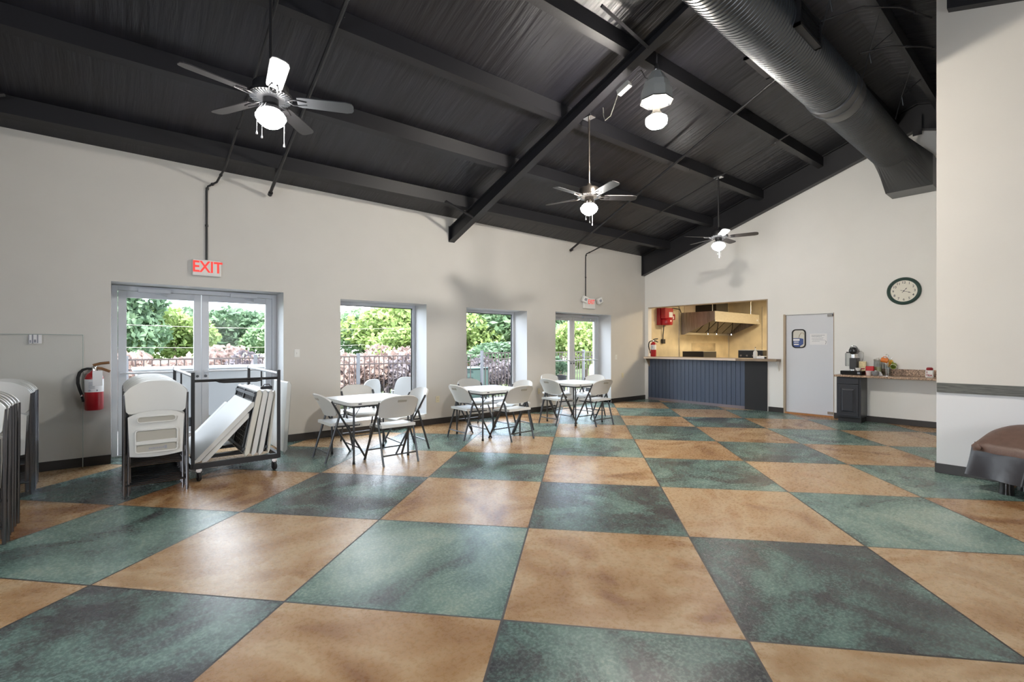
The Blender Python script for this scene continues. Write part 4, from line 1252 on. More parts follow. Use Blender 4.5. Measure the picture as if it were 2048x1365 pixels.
# ------------------------------------------------------------------ folded chairs standing in stacks
def make_folded():
    """folded chair standing upright, its seat's underside towards -y"""
    t = thing('folded_chair', 'folded white chair', 'folded chair', (0, 0, 0))
    mb = chair_back(0.47, 0.305)
    mb.xf(Matrix.Translation((0, 0.045, 0.765)))
    b = mb.build('backrest', M['white_plastic'], t, smooth=True)
    def seat(u, v):
        s_ = 2 * u - 1
        top = 0.43 - 0.05 * abs(s_) ** 3
        bot = 0.02 * s_ * s_
        return (0.212 * s_ * (1 - 0.06 * (1 - v)), -0.010 - 0.014 * (1 - s_ * s_) * v, 0.362 + bot + (top - bot) * v), (0, 1, 0)
    st = MB().sheet(seat, 14, 12, 0.022).build('seat', M['white_plastic'], t, smooth=True)
    def ring(mb, cx, cz, wx, wz, r, d, wall):
        o_, i_ = rrect(cx, cz, wx, wz, r, 4), rrect(cx, cz, wx - 2 * wall, wz - 2 * wall, max(r - wall, 0.004), 4)
        n = len(o_)
        vs = [(a, d, b_) for a, b_ in o_] + [(a, d, b_) for a, b_ in i_] + [(a, d + 0.018, b_) for a, b_ in o_] + [(a, d + 0.018, b_) for a, b_ in i_]
        fs = []
        for q in range(n):
            k = (q + 1) % n
            fs += [(n + q, n + k, k, q), (q, k, 2 * n + k, 2 * n + q), (n + k, n + q, 3 * n + q, 3 * n + k)]
        mb.add(vs, fs)
    mb = MB()
    ring(mb, 0, 0.715, 0.30, 0.065, 0.03, -0.034, 0.010)
    ring(mb, 0, 0.515, 0.33, 0.225, 0.03, -0.034, 0.014)
    mb.box(-0.155, 0.155, -0.036, -0.02, 0.485, 0.520)
    mb.build('moulded_rib', M['white_plastic'], st, bevel=0.003)
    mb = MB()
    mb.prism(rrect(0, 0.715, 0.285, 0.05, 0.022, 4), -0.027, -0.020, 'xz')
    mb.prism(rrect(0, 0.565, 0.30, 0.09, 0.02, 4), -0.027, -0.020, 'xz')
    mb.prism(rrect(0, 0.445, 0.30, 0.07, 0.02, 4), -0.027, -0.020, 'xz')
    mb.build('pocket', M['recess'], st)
    mb = MB()
    x = -0.06
    while x < 0.05:
        l = 0.006 + 0.010 * random.random()
        mb.box(x, x + l, -0.029, -0.027, 0.438, 0.452); x += l + 0.004
    mb.box(0.058, 0.076, -0.029, -0.027, 0.430, 0.462)
    mb.box(-0.07, 0.04, -0.029, -0.027, 0.428, 0.430)
    mb.build('moulded_marks', M['ink_grey'], st)
    for s_ in (-1, 1):
        MB().tube([(s_ * 0.238, 0.012, 0.0), (s_ * 0.236, 0.010, 0.95)], 0.0115, 8, flat=1.0).build('front_leg', M['leg2'], t, smooth=True)
        MB().tube([(s_ * 0.206, 0.030, 0.02), (s_ * 0.206, 0.024, 0.74)], 0.009, 8).build('rear_leg', M['leg2'], t, smooth=True)
    MB().tube([(-0.236, 0.012, 0.115), (0.236, 0.012, 0.115)], 0.0085, 8).build('stretcher', M['leg2'], t)
    MB().tube([(-0.212, 0.036, 0.285), (0.212, 0.036, 0.285)], 0.0085, 8).build('stretcher', M['leg2'], t)
    return t
ORD = ['first', 'second', 'third', 'fourth', 'fifth', 'sixth', 'seventh', 'eighth', 'ninth', 'tenth', 'eleventh', 'twelfth', 'thirteenth', 'fourteenth', 'fifteenth', 'sixteenth', 'seventeenth', 'eighteenth', 'nineteenth', 'twentieth']
fproto = make_folded()
used = [False]
def stack(n, x, y, dy, where, group, tilt=0.0, dz=0.0):
    for k in range(n):
        if k == 0: lb = 'folded white chair, front one of the row %s' % where
        elif k == n - 1: lb = 'folded white chair, rearmost of the row %s' % where
        else: lb = 'folded white chair, %s of the row %s' % (ORD[k], where)
        px = x + random.uniform(-0.008, 0.008); py = y + dy * k
        if not used[0]:
            o = fproto; o.location = (px, py, 0); o['label'] = lb; o['group'] = group; used[0] = True
        else:
            o = dup(fproto, (px, py, 0), None, lb, group)
        o.rotation_euler = (tilt, 0, random.uniform(-0.006, 0.006))
stack(20, 0.285, 5.575, 0.075, 'in front of the wide glass doors', 'folded chairs in front of the glass doors')
stack(8, -0.855, 4.84, 0.073, 'out from the acrylic sheet', 'folded chairs nearer the camera by the grey wall', R(-4))
stack(8, -0.875, 6.33, 0.073, 'against the acrylic sheet', 'folded chairs against the acrylic sheet', R(-1.5))

# ------------------------------------------------------------------ table cart and the folded tables it carries
cart = thing('table_cart', 'black steel rolling cart for folding tables in front of the glass doors', 'cart', (1.0, 6.6, 0))
FL, FR, BL, BR = Vector((0.590, 5.86, 0)), Vector((1.405, 5.86, 0)), Vector((0.548, 7.36, 0)), Vector((1.385, 7.36, 0))
def P(v, z, dx=0, dy=0): return (v.x + dx, v.y + dy, z)
mb = MB()
for (a, b) in ((FL, FR), (BL, BR), (FL, BL), (FR, BR)):
    d = (b - a).normalized(); nrm = Vector((-d.y, d.x, 0)) * 0.02
    mb.hexa([tuple(a - nrm + Vector((0, 0, 0.125))), tuple(b - nrm + Vector((0, 0, 0.125))), tuple(b + nrm + Vector((0, 0, 0.125))), tuple(a + nrm + Vector((0, 0, 0.125))),
             tuple(a - nrm + Vector((0, 0, 0.178))), tuple(b - nrm + Vector((0, 0, 0.178))), tuple(b + nrm + Vector((0, 0, 0.178))), tuple(a + nrm + Vector((0, 0, 0.178)))])
for f in (0.3, 0.62):
    a = FL.lerp(BL, f); b = FR.lerp(BR, f)
    mb.box(a.x, b.x, a.y - 0.03, a.y + 0.03, 0.135, 0.172)
mb.build('base_frame', M['black'], cart, world=True)
for v in (FL, FR, BL, BR):
    MB().box(v.x - 0.016, v.x + 0.016, v.y - 0.016, v.y + 0.016, 0.178, 1.125).build('corner_post', M['black'], cart, world=True, bevel=0.003)
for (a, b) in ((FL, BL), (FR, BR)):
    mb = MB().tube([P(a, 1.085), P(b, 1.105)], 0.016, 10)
    mb.build('top_side_rail', M['alu'], cart, world=True, smooth=True)  # light reflected along the rail put into its white colour
    m_ = a.lerp(b, 0.55)
    MB().box(m_.x - (0.014 if a is FL else 0.001), m_.x + (0.001 if a is FL else 0.014), m_.y - 0.014, m_.y + 0.014, 0.178, 1.085).build('side_upright', M['black'], cart, world=True)
fb = MB().tube([P(FL, 1.035, 0.016), P(FR, 1.035, -0.016)], 0.014, 8).build('front_bar', M['black'], cart, world=True, smooth=True)
MB().tube([P(FL, 1.035, 0.20, -0.01), P(FL, 1.02, 0.23, -0.05), P(FL, 1.015, 0.27, -0.065), P(FR, 1.015, -0.24, -0.065), P(FR, 1.02, -0.20, -0.05), P(FR, 1.035, -0.17, -0.01)], 0.010, 8).build('push_handle', M['black'], fb, world=True, smooth=True)
for v in (FL, FR, BL, BR):
    sx = 0.02 if v in (FL, BL) else -0.08
    c = MB().box(v.x + sx + 0.005, v.x + sx + 0.055, v.y - 0.025, v.y + 0.025, 0.09, 0.125).build('caster', M['chrome'], cart, world=True)
    MB().lathe([(0.042, -0.014), (0.045, -0.008), (0.045, 0.008), (0.042, 0.014)], (v.x + sx + 0.03, v.y - 0.02, 0.046), 18, axis=(1, 0.2, 0)).build('caster_wheel', M['rubber'], c, world=True)
    mb = MB().box(v.x + sx + 0.008, v.x + sx + 0.014, v.y - 0.03, v.y + 0.015, 0.04, 0.10); mb.box(v.x + sx + 0.046, v.x + sx + 0.052, v.y - 0.03, v.y + 0.015, 0.04, 0.10)
    mb.build('caster_fork', M['black'], c, world=True)

TG = 'folded tables on the black cart'
def slab_table(label, p0, p1, th, y0, y1, under):
    """folded table: end profile from p0 (x,z) to p1 with thickness th to its upper-hand side, length y0..y1"""
    t = thing('folded_table', label, 'folded table', (p0[0], y0, p0[1]), 0, TG)
    a = Vector((p0[0], p0[1])); b = Vector((p1[0], p1[1])); d = (b - a); L = d.length; d.normalize(); n_ = Vector((d.y, -d.x)) * th   # to the right of a->b
    r = 0.035
    pts = [a + d * 0.012, a + n_ * 0.35 + d * 0.0, a + n_ + d * r, b + n_ - d * r, b + n_ * 0.35, b - d * 0.012]
    MB().prism([tuple(p) for p in pts], y0, y1, 'xz').build('table_leaf', M['white_plastic'] if not under else M['cream_plastic'], t, world=True, bevel=0.006)
    if under:
        # dark leg frame and pale waffle underside on the face towards the camera's left
        m_ = -n_.normalized() * 0.004
        u0, u1 = a + d * 0.03 + m_, b - d * 0.03 + m_
        w_ = n_.normalized() * 0.004
        def quadbox(q0, q1, ya, yb, out):
            e = -n_.normalized() * out
            A0, A1 = q0 + w_, q1 + w_
            mbx.hexa([(A0.x, ya, A0.y), (A1.x, ya, A1.y), (A1.x, yb, A1.y), (A0.x, yb, A0.y), ((A0 + e).x, ya, (A0 + e).y), ((A1 + e).x, ya, (A1 + e).y), ((A1 + e).x, yb, (A1 + e).y), ((A0 + e).x, yb, (A0 + e).y)])
        mbx = MB(); quadbox(u0, u1, y0 + 0.02, y1 - 0.02, 0.006)
        mbx.build('underside', M['grid_white'], t, world=True)
        mbx = MB()
        n1, n2 = 13, 20
        for k in range(n1 + 1):
            q = u0.lerp(u1, k / n1); quadbox(q - d * 0.006, q + d * 0.006, y0 + 0.03, y1 - 0.03, 0.012)
        for k in range(n2 + 1):
            yy = y0 + 0.03 + (y1 - y0 - 0.06) * k / n2; quadbox(u0, u1, yy - 0.006, yy + 0.006, 0.012)
        mbx.build('waffle_ribs', M['black'], t, world=True)
        mbx = MB()
        for q in (u0 + d * 0.02, u1 - d * 0.05): quadbox(q, q + d * 0.03, y0 + 0.02, y1 - 0.02, 0.026)
        for yy in (y0 + 0.06, y1 - 0.09, (y0 + y1) / 2): quadbox(u0, u1, yy, yy + 0.03, 0.026)
        mbx.build('leg_frame', M['leg'], t, world=True)
    return t
slab_table('white folded table lying steeply across the cart, topmost of the slanting pair', (0.600, 0.196), (1.150, 0.782), 0.045, 5.885, 6.92, False)
slab_table('longer white folded table lying under the topmost slanting one on the cart', (0.664, 0.188), (1.100, 0.660), 0.045, 5.895, 7.33, False)
slab_table('white folded table on edge in the cart with its ribbed underside showing', (1.063, 0.195), (1.203, 0.905), 0.047, 5.89, 7.02, True)
slab_table('white folded table on edge in the cart, second in the upright row', (1.132, 0.190), (1.264, 0.900), 0.047, 5.90, 7.02, False)
slab_table('white folded table on edge in the cart, third in the upright row', (1.199, 0.190), (1.321, 0.895), 0.045, 5.885, 7.02, False)
slab_table('white folded table on edge in the cart, last before its end post', (1.298, 0.192), (1.366, 0.885), 0.022, 5.90, 7.02, True)
t = slab_table('pale folded table leaning on the wall between the cart and window', (1.64, 0.02), (1.70, 0.93), 0.045, 6.62, 7.32, False)
t['group'] = 'folded tables beside the cart'
t = thing('cable_clamp', 'small black clamp gripping the top of the upright tables on the cart', 'clamp', (1.30, 5.96, 0.905))
MB().box(-0.06, 0.06, -0.02, 0.02, 0.0, 0.035).build('clamp_body', M['black'], t, bevel=0.006)
MB().tube([(-0.035, 0, 0.035), (-0.02, 0, 0.055), (0.03, 0, 0.055), (0.04, 0, 0.035)], 0.005, 6).build('clamp_handle', M['black'], t)

# ------------------------------------------------------------------ ceiling fans
def make_fan(label, x, y, ztop, zh, phase, pale, finish):
    """zh: height of the blade plane"""
    t = thing('ceiling_fan', label, 'ceiling fan', (x, y, zh), 0, 'ceiling fans on long rods')
    fm = M[finish]
    h = ztop - zh
    MB().tube([(0, 0, 0.14), (0, 0, h)], 0.0135, 10).build('downrod', fm, t, smooth=True)
    MB().box(-0.055, 0.055, -0.075, 0.075, h - 0.02, h + 0.012).build('mounting_plate', M['chrome'], t, bevel=0.004)
    MB().lathe([(0.03, 0.20), (0.045, 0.16), (0.125, 0.135), (0.138, 0.12), (0.138, 0.055), (0.165, 0.045), (0.165, 0.022), (0.10, 0.010), (0.06, 0.008)], n=40).build('motor_housing', fm, t, smooth=True)
    mb = MB()
    for k in range(36):
        a = R(10 * k); c, s_ = math.cos(a), math.sin(a)
        q = Matrix.Rotation(a, 4, 'Z')
        m2 = MB().box(0.105, 0.158, -0.004, 0.004, 0.010, 0.022).xf(q)
        mb.add(m2.v, m2.f)
    mb.build('vent_slats', M['leg'], t)
    for k in range(5):
        a = R(phase + 72 * k)
        q = Matrix.Rotation(a, 4, 'Z') @ Matrix.Translation((0, 0, 0.012)) @ Matrix.Rotation(R(-12), 4, 'X')
        out = [(0.205, -0.052), (0.24, -0.060), (0.60, -0.068), (0.645, -0.055), (0.66, -0.030), (0.66, 0.030), (0.645, 0.055), (0.60, 0.068), (0.24, 0.060), (0.205, 0.052)]
        bl = MB().prism(out, -0.004, 0.004, 'xy').xf(q).build('blade', M['blade_pale'] if k in pale else M['blade_dark'], t)
        mb = MB()
        mb.tube([(0.13, 0, 0.0), (0.17, 0.03, -0.012), (0.215, 0.032, -0.009), (0.28, 0.018, -0.008)], 0.006, 6)
        mb.tube([(0.13, 0, 0.0), (0.17, -0.03, -0.012), (0.215, -0.032, -0.009), (0.28, -0.018, -0.008)], 0.006, 6)
        mb.xf(q)
        mb.build('blade_iron', fm, bl, smooth=True)
    mb = MB().lathe([(0.06, 0.01), (0.062, -0.035), (0.045, -0.05), (0.075, -0.062), (0.078, -0.085)], n=28)
    mb.build('light_fitter', fm, t, smooth=True)
    MB().lathe([(0.06, -0.080), (0.098, -0.105), (0.117, -0.135), (0.117, -0.150), (0.10, -0.185), (0.065, -0.215), (0.03, -0.232), (0.004, -0.240)], n=32).build('glass_globe', M['globe'], t, smooth=True)
    for (a, l) in ((200, 0.20), (225, 0.24), (20, 0.22)):
        c, s_ = math.cos(R(a)), math.sin(R(a))
        mb = MB().tube([(0.065 * c, 0.065 * s_, -0.05), (0.122 * c, 0.122 * s_, -0.13), (0.122 * c, 0.122 * s_, -0.13 - l + 0.03)], 0.0022, 5)
        mb.lathe([(0.003, 0.03), (0.009, 0.005), (0.006, 0.0)], (0.122 * c, 0.122 * s_, -0.13 - l), 8)
        mb.build('pull_chain', M['paper'], t)
    return t
make_fan('dark ceiling fan with lit globe above the wide glass doors and chair stacks', 0.985, 4.36, zroof(4.36) - 0.20, 3.46, -97, (0, 1), 'black')
make_fan('bronze ceiling fan with one pale blade hung beside the big rafter', 4.97, 4.34, zroof(4.34) - 0.20, 3.425, 36, (2,), 'fan_metal')
make_fan('dark ceiling fan with lit globe near the back wall gable', 8.58, 4.345, zroof(4.345) - 0.20, 3.40, 3, (3,), 'black')

# ------------------------------------------------------------------ high bay lamp on the rafter
t = thing('high_bay_lamp', 'grey high bay lamp with a glaring bulb hooked under the big rafter', 'lamp', (4.80, 3.17, 4.0))
mb = MB()
mb.tube([(0, 0, 0.80), (0, 0, 0.66)], 0.006, 6); mb.tube([(0.02, 0, 0.80), (0.012, 0, 0.66)], 0.006, 6)
mb.lathe([(0.028, 0.58), (0.03, 0.60), (0.022, 0.65), (0.016, 0.67)], n=10)
mb.tube([(0.02, 0.0, 0.60), (0.035, 0, 0.64), (0.02, 0, 0.67)], 0.007, 6)
mb.build('hanging_hook', M['chrome'], t)
def octo(s_, z): return [(s_ * a, s_ * b, z) for a, b in ((1, 0.45), (0.45, 1), (-0.45, 1), (-1, 0.45), (-1, -0.45), (-0.45, -1), (0.45, -1), (1, -0.45))]
mb = MB()
rings = [octo(0.165, 0.235), octo(0.160, 0.36), octo(0.145, 0.365), octo(0.135, 0.44), octo(0.125, 0.445), octo(0.06, 0.565), octo(0.03, 0.585)]
vs = [p for r_ in rings for p in r_]
fs = [(i * 8 + k, i * 8 + (k + 1) % 8, (i + 1) * 8 + (k + 1) % 8, (i + 1) * 8 + k) for i in range(len(rings) - 1) for k in range(8)]
fs += [tuple(reversed(range(8))), tuple(range(len(vs) - 8, len(vs)))]
mb.add(vs, fs)
hs = mb.build('ballast_housing', M['bay_grey'], t)
mb = MB(); v8 = octo(0.172, 0.222) + octo(0.172, 0.235)
mb.add(v8, [(k, (k + 1) % 8, 8 + (k + 1) % 8, 8 + k) for k in range(8)] + [tuple(reversed(range(8))), tuple(range(8, 16))])
mb.build('bottom_plate', M['bay_plate'], hs)
mb = MB()
for x, y, z in octo(0.15, 0.216): mb.lathe([(0.008, 0), (0.008, 0.006)], (x, y, z), 8)
mb.build('plate_screws', M['ink'], hs)
MB().lathe([(0.048, 0.222), (0.042, 0.205), (0.040, 0.14), (0.046, 0.11), (0.075, 0.075), (0.095, 0.052)], n=28).build('lamp_neck', M['bay_neck'], t, smooth=True)
MB().lathe([(0.095, 0.052), (0.118, 0.035), (0.122, 0.010), (0.118, -0.025), (0.09, -0.055), (0.045, -0.070), (0.004, -0.075)], n=32).build('bulb', M['bulb'], t, smooth=True)
t = thing('junction_box', 'pale metal junction box with curling cord clipped to the big rafter', 'junction box', (4.79, 3.62, 4.57))
mb = MB().box(-0.035, 0.035, -0.09, 0.09, -0.035, 0.035); mb.xf(Matrix.Rotation(R(-19), 4, 'X'))
mb.build('box_body', M['bay_grey'], t, bevel=0.004)
M['cord'] = mat('grey_cord', (0.07, 0.068, 0.062), 0.5)
MB().tube([(0.0, -0.09, 0.03), (0.01, -0.14, 0.07), (0.02, -0.19, 0.13), (0.02, -0.24, 0.12), (0.015, -0.30, 0.0), (0.01, -0.40, -0.06), (0.0, -0.42, -0.09)], 0.006, 6).build('supply_cord', M['cord'], t, smooth=True)
MB().tube([(0.0, 0.09, -0.03), (0.0, 0.14, -0.13), (-0.01, 0.20, -0.27), (-0.02, 0.28, -0.30), (-0.02, 0.31, -0.22), (-0.01, 0.32, -0.12)], 0.006, 6).build('hanging_cord', M['cord'], t, smooth=True)

# ------------------------------------------------------------------ round supply duct
DY, DZ = 2.01, 4.56
duct = thing('air_duct', 'big black spiral air duct hung under the roof ridge', 'air duct', (6.0, DY, DZ))
def ribbed(x0, x1, r, pitch):
    prof = []
    n = int((x1 - x0) / pitch)
    for k in range(n):
        a = x0 + (x1 - x0) * k / n
        prof += [(r, a), (r, a + pitch * 0.72), (r + 0.006, a + pitch * 0.80), (r + 0.006, a + pitch * 0.92)]
    prof.append((r, x1))
    return MB().lathe(prof, (0, DY, DZ), 48, axis=(1, 0, 0), cap=False)
def lat_x(prof): return MB().lathe(prof, (0, DY, DZ), 48, axis=(1, 0, 0), cap=False)
ribbed(XW, 6.75, 0.270, 0.052).build('spiral_section', M['duct'], duct, world=True, smooth=True)
ribbed(7.15, 9.60, 0.262, 0.045).build('spiral_section', M['duct'], duct, world=True, smooth=True)
lat_x([(0.272, 6.74), (0.290, 6.75), (0.290, 6.90), (0.297, 6.905), (0.297, 6.93), (0.285, 6.935), (0.285, 7.12), (0.272, 7.16)]).build('coupling_collar', M['duct'], duct, world=True, smooth=True)
mb = MB()
n = 48
ra = [(9.60, DY + 0.264 * math.cos(2 * PI * k / n), DZ + 0.264 * math.sin(2 * PI * k / n)) for k in range(n)]
def sq(a):
    c, s_ = math.cos(a), math.sin(a); m_ = max(abs(c), abs(s_)); return c / m_, s_ / m_
rb = [(10.20, 1.89 + 0.31 * sq(2 * PI * k / n)[0], 4.275 + 0.25 * sq(2 * PI * k / n)[1]) for k in range(n)]
rc = [(10.66, y, z) for _, y, z in rb]
mb.add(ra + rb + rc, [(i * n + k, i * n + (k + 1) % n, (i + 1) * n + (k + 1) % n, (i + 1) * n + k) for i in (0, 1) for k in range(n)] + [tuple(range(2 * n, 3 * n))])
mb.build('wall_boot', M['duct'], duct, world=True)
for (y, xa, nm) in ((DY - 0.262, 4.93, 'register_collar'), (DY + 0.262, 5.1, 'register_collar')):
    s_ = -1 if y < DY else 1
    mb = MB()
    ya, yb_ = sorted((y - s_ * 0.05, y + s_ * 0.04))
    for (a, b, c, d) in ((xa, xa + 0.58, 4.43, 4.455), (xa, xa + 0.58, 4.665, 4.69), (xa, xa + 0.025, 4.43, 4.69), (xa + 0.555, xa + 0.58, 4.43, 4.69)):
        mb.box(a, b, ya, yb_, c, d)
    rg = mb.build(nm, M['black'], duct, world=True)
    mb = MB()
    for k in range(7):
        zz = 4.46 + k * 0.031
        mb.hexa([(xa + 0.03, y - s_ * 0.01, zz), (xa + 0.55, y - s_ * 0.01, zz), (xa + 0.55, y + s_ * 0.03, zz - 0.012), (xa + 0.03, y + s_ * 0.03, zz - 0.012),
                 (xa + 0.03, y - s_ * 0.01, zz + 0.004), (xa + 0.55, y - s_ * 0.01, zz + 0.004), (xa + 0.55, y + s_ * 0.03, zz - 0.008), (xa + 0.03, y + s_ * 0.03, zz - 0.008)])
    mb.build('register_slats', M['black_steel'], rg, world=True)
for x in (5.6, 7.0, 8.6):
    for pts in ([(x, DY - 0.27, DZ + 0.1), (x + 0.05, DY - 0.33, 4.98), (x - 0.2, 1.52, zroof(1.52) - 0.19)],
                [(x + 0.05, DY - 0.33, 4.98), (x + 0.35, 1.52, zroof(1.52) - 0.19)],
                [(x, DY + 0.2, DZ + 0.18), (x, DY + 0.12, zroof(DY + 0.12) - 0.19)],
                [(x + 0.05, DY - 0.33, 4.98), (x + 0.09, DY - 0.34, 4.86), (x + 0.12, DY - 0.33, 4.90), (x + 0.06, DY - 0.33, 4.97)]):
        MB().tube(pts, 0.006, 5).build('hanger_wire', M['leg'], duct, world=True)
conduit('thin grey conduit bending over the duct towards the partition wall', [(6.0, 2.05, 5.02), (6.25, 1.55, 5.10), (6.6, 1.30, 5.12), (7.02, 1.10, 5.08)], 0.010)
conduit('lower thin conduit reaching the partition wall above the duct boot', [(6.75, 1.70, 4.86), (6.95, 1.45, 4.90), (7.2, 1.20, 4.88), (7.4, 1.07, 4.86)], 0.010)

# ------------------------------------------------------------------ leather bench by the partition
t = thing('leather_bench', 'brown leather bench with a flared black skirt by the partition', 'bench', (6.515, 0.735, 0), R(-60.3 - 0.0))
# local: +x runs along the face away from its visible end, +y points back to the wall
L_ = 1.15
t.rotation_euler = (0, 0, math.atan2(-0.87, -0.49))
def bench_z(e, v):
    fall = max(0.0, 1 - e / 0.20)
    return 0.445 + 0.19 * math.sin(min(1.0, v * 1.25) * PI / 2) ** 1.2 - 0.11 * fall ** 1.8 * (0.12 + v)
def bench_top(u, v):
    e = min(u, 1 - u) * L_
    edge = 0.02 * max(0.0, 1 - min(e, 0.47 * v) / 0.02)
    return (0.0 + u * L_, -0.012 + 0.46 * v + 0.035 * max(0.0, 1 - e / 0.05) ** 2 * (1 - v) ** 3, bench_z(e, v) - edge + 0.004 * math.sin(u * 23) * (1 - v)), (0, 0, -1)
MB().sheet(bench_top, 28, 14, 0.05).build('padded_top', M['brown_leather'], t, smooth=True)
def skirt_path(s_):
    """point round the bench outline (local), and the outward normal"""
    pts = [(0.0, 0.44), (0.0, 0.02), (0.02, 0.0), (L_ - 0.02, 0.0), (L_, 0.02), (L_, 0.44)]
    seg = [math.dist(a, b) for a, b in zip(pts, pts[1:])]
    tot = sum(seg); d = s_ * tot
    for (a, b), l in zip(zip(pts, pts[1:]), seg):
        if d <= l + 1e-9:
            k = d / l if l else 0
            tx, ty = (b[0] - a[0]) / l, (b[1] - a[1]) / l
            return (a[0] + (b[0] - a[0]) * k, a[1] + (b[1] - a[1]) * k), (ty, -tx), d
        d -= l
    return pts[-1], (1, 0), 0
def skirt(u, v):
    p, nrm, _ = skirt_path(u)
    flare = 0.07 * (1 - v) ** 1.3 + 0.014 * math.sin(u * 34) * (1 - v)
    onx = (-1, 0) if u < 0.2 else ((1, 0) if u > 0.8 else (0, -1))
    k = p[1] / 0.44
    top = bench_z(0.0 if (u < 0.2 or u > 0.8) else min(p[0], L_ - p[0]), k) - 0.035
    z = 0.135 + (top - 0.135) * v
    return (p[0] + onx[0] * flare, p[1] + onx[1] * flare, z), (-onx[0], -onx[1], 0)
MB().sheet(skirt, 60, 8, 0.012).build('skirt', M['dark_leather'], t, smooth=True)
MB().box(0.03, L_ - 0.03, 0.02, 0.43, 0.12, 0.45).build('seat_box', M['dark_leather'], t)
MB().tube([(0.47, -0.012, 0.40), (0.47, -0.035, 0.28), (0.47, -0.082, 0.14)], 0.006, 6).build('piping', M['blade_pale'], t, smooth=True)
MB().lathe([(0.028, 0), (0.030, 0.012), (0.018, 0.02)], (0.10, -0.030, 0.412), 14, axis=(0, -1, 0)).build('puckered_corner', M['brown_leather'], t, smooth=True)
for x, y in ((0.26, 0.07), (L_ - 0.2, 0.07), (0.2, 0.38), (L_ - 0.2, 0.38)):
    MB().lathe([(0.058, 0), (0.052, 0.05), (0.05, 0.13)], (x, y, 0), 14).build('foot', M['black_gloss'], t, smooth=True)

# ------------------------------------------------------------------ outdoors, beyond the glazing
struct(MB().box(-6, 17, YO, 10.7, -0.12, -0.03), 'patio_slab', M['patio'])
struct(MB().box(-60, 110, 10.7, 120, -0.30, -0.10), 'lawn_ground', M['lawn'])

def fence(label, x0, x1, y, top, step, post_xs):
    t = thing('metal_fence', label, 'fence', ((x0 + x1) / 2, y, -0.1))
    for z in (top - 0.02, top - 0.19, 0.12):
        MB().box(x0, x1, y - 0.014, y + 0.014, z - 0.014, z + 0.014).build('rail', M['fence_metal'], t, world=True)
    for px in post_xs:
        MB().box(px - 0.032, px + 0.032, y - 0.032, y + 0.032, -0.1, top + 0.05).build('post', M['fence_post'], t, world=True)
    p0 = None
    k = 0
    x = x0
    while x <= x1:
        if p0 is None:
            p0 = MB().box(-0.009, 0.009, -0.009, 0.009, 0.02, top + 0.08).build('picket', M['fence_metal'], t)
            p0.location = (x - t.location.x, 0, 0)
        else:
            c = p0.copy(); COL.objects.link(c); c.parent = t; c.location = (x - t.location.x, 0, 0)
        x += step
fence('bronze metal fence outside the wide glass doors and first window', -3.0, 7.2, 10.3, 1.18, 0.115, [-2.0, 0.10, 2.05, 4.10, 6.2])
fence('bronze metal fence beyond the far glass doors', 7.6, 16.0, 10.45, 1.22, 0.115, [7.6, 9.6, 11.7, 13.8, 15.9])

def blob_leaves(rx, ry, rz, n, size, seed, clumps=9):
    """a crown of many small leaf cards gathered in clumps round an ellipsoid"""
    rnd = random.Random(seed)
    mb = MB()
    cs = []
    for k in range(clumps):
        a = rnd.uniform(0, 2 * PI); e = rnd.uniform(-0.5, 1.0)
        cs.append(Vector((rx * 0.62 * math.cos(a) * math.cos(e), ry * 0.62 * math.sin(a) * math.cos(e), rz * 0.66 * math.sin(e))))
    cs.append(Vector((0, 0, 0)))
    for i in range(n):
        c = cs[i % len(cs)]
        d = Vector((rnd.gauss(0, 1), rnd.gauss(0, 1), rnd.gauss(0, 1))).normalized()
        rr = rnd.uniform(0.72, 1.06)
        big = 0.62 if (i % len(cs)) == len(cs) - 1 else 0.44
        p = c + Vector((d.x * rx * big, d.y * ry * big, d.z * rz * big)) * rr
        q = Euler((rnd.uniform(0, 6.3), rnd.uniform(0, 6.3), rnd.uniform(0, 6.3))).to_matrix()
        s_ = size * rnd.uniform(0.6, 1.25)
        vs = [p + q @ Vector(v) * s_ for v in ((-0.5, 0, 0), (0, -0.28, 0.05), (0.5, 0, 0), (0, 0.28, 0.05))]
        mb.add(vs, [(0, 1, 2, 3)])
    return mb
CROWN = {}
def tree(name, label, cat, x, y, top, wd, kind, group, trunk=True, zlow=-0.1, dens=2600, size=0.30, seed=1):
    key = (kind, trunk, seed)
    h = top - zlow
    t = thing(name, label, cat, (x, y, zlow), random.uniform(0, 6), group)
    cz = h * (0.56 if trunk else 0.50)
    if key not in CROWN:
        o = blob_leaves(1, 1, 1, dens, size, seed).build('foliage', LEAF[kind], t)
        CROWN[key] = o
    else:
        o = CROWN[key].copy(); COL.objects.link(o); o.parent = t
    o.location = (0, 0, cz)
    o.scale = (wd / 2, wd / 2, h - cz)
    MB().tube([(0, 0, 0), (0.02 * h, 0, cz * 0.6), (0, 0.01 * h, cz)], [0.03 * h, 0.022 * h, 0.012 * h] if trunk else 0.02, 8).build('trunk', M['bark'], t)
    return t
def at(u, v, d):
    th = 0.692
    fx, fy = math.sin(th), math.cos(th)
    l = (u - 1024) / 950 * d
    return fx * d + fy * l, fy * d - fx * l, 1.4 - (v - 692) / 950 * d
HG = 'shrubs along the outside of the fence'
hedge = [(-2.6, 'plum', 'dusky shrub at the fence beyond the grey wall'), (-1.3, 'pink', 'pink tipped shrub by the fence at the hinge side of the wide doors'), (0.0, 'pink', 'pink shrub by the fence post outside the wide glass doors'),
         (1.15, 'pink', 'pink shrub by the fence behind the folded chairs'), (2.3, 'plum', 'plum shrub by the fence behind the table cart'), (3.4, 'plum', 'plum shrub by the fence outside the first window'),
         (4.5, 'pink', 'pink shrub by the fence post outside the first window'), (5.6, 'plum', 'plum shrub beyond the fence between the two windows'), (6.5, 'pink', 'round pink shrub by the fence outside the second window'), (8.7, 'plum', 'plum shrub where the two fences meet')]
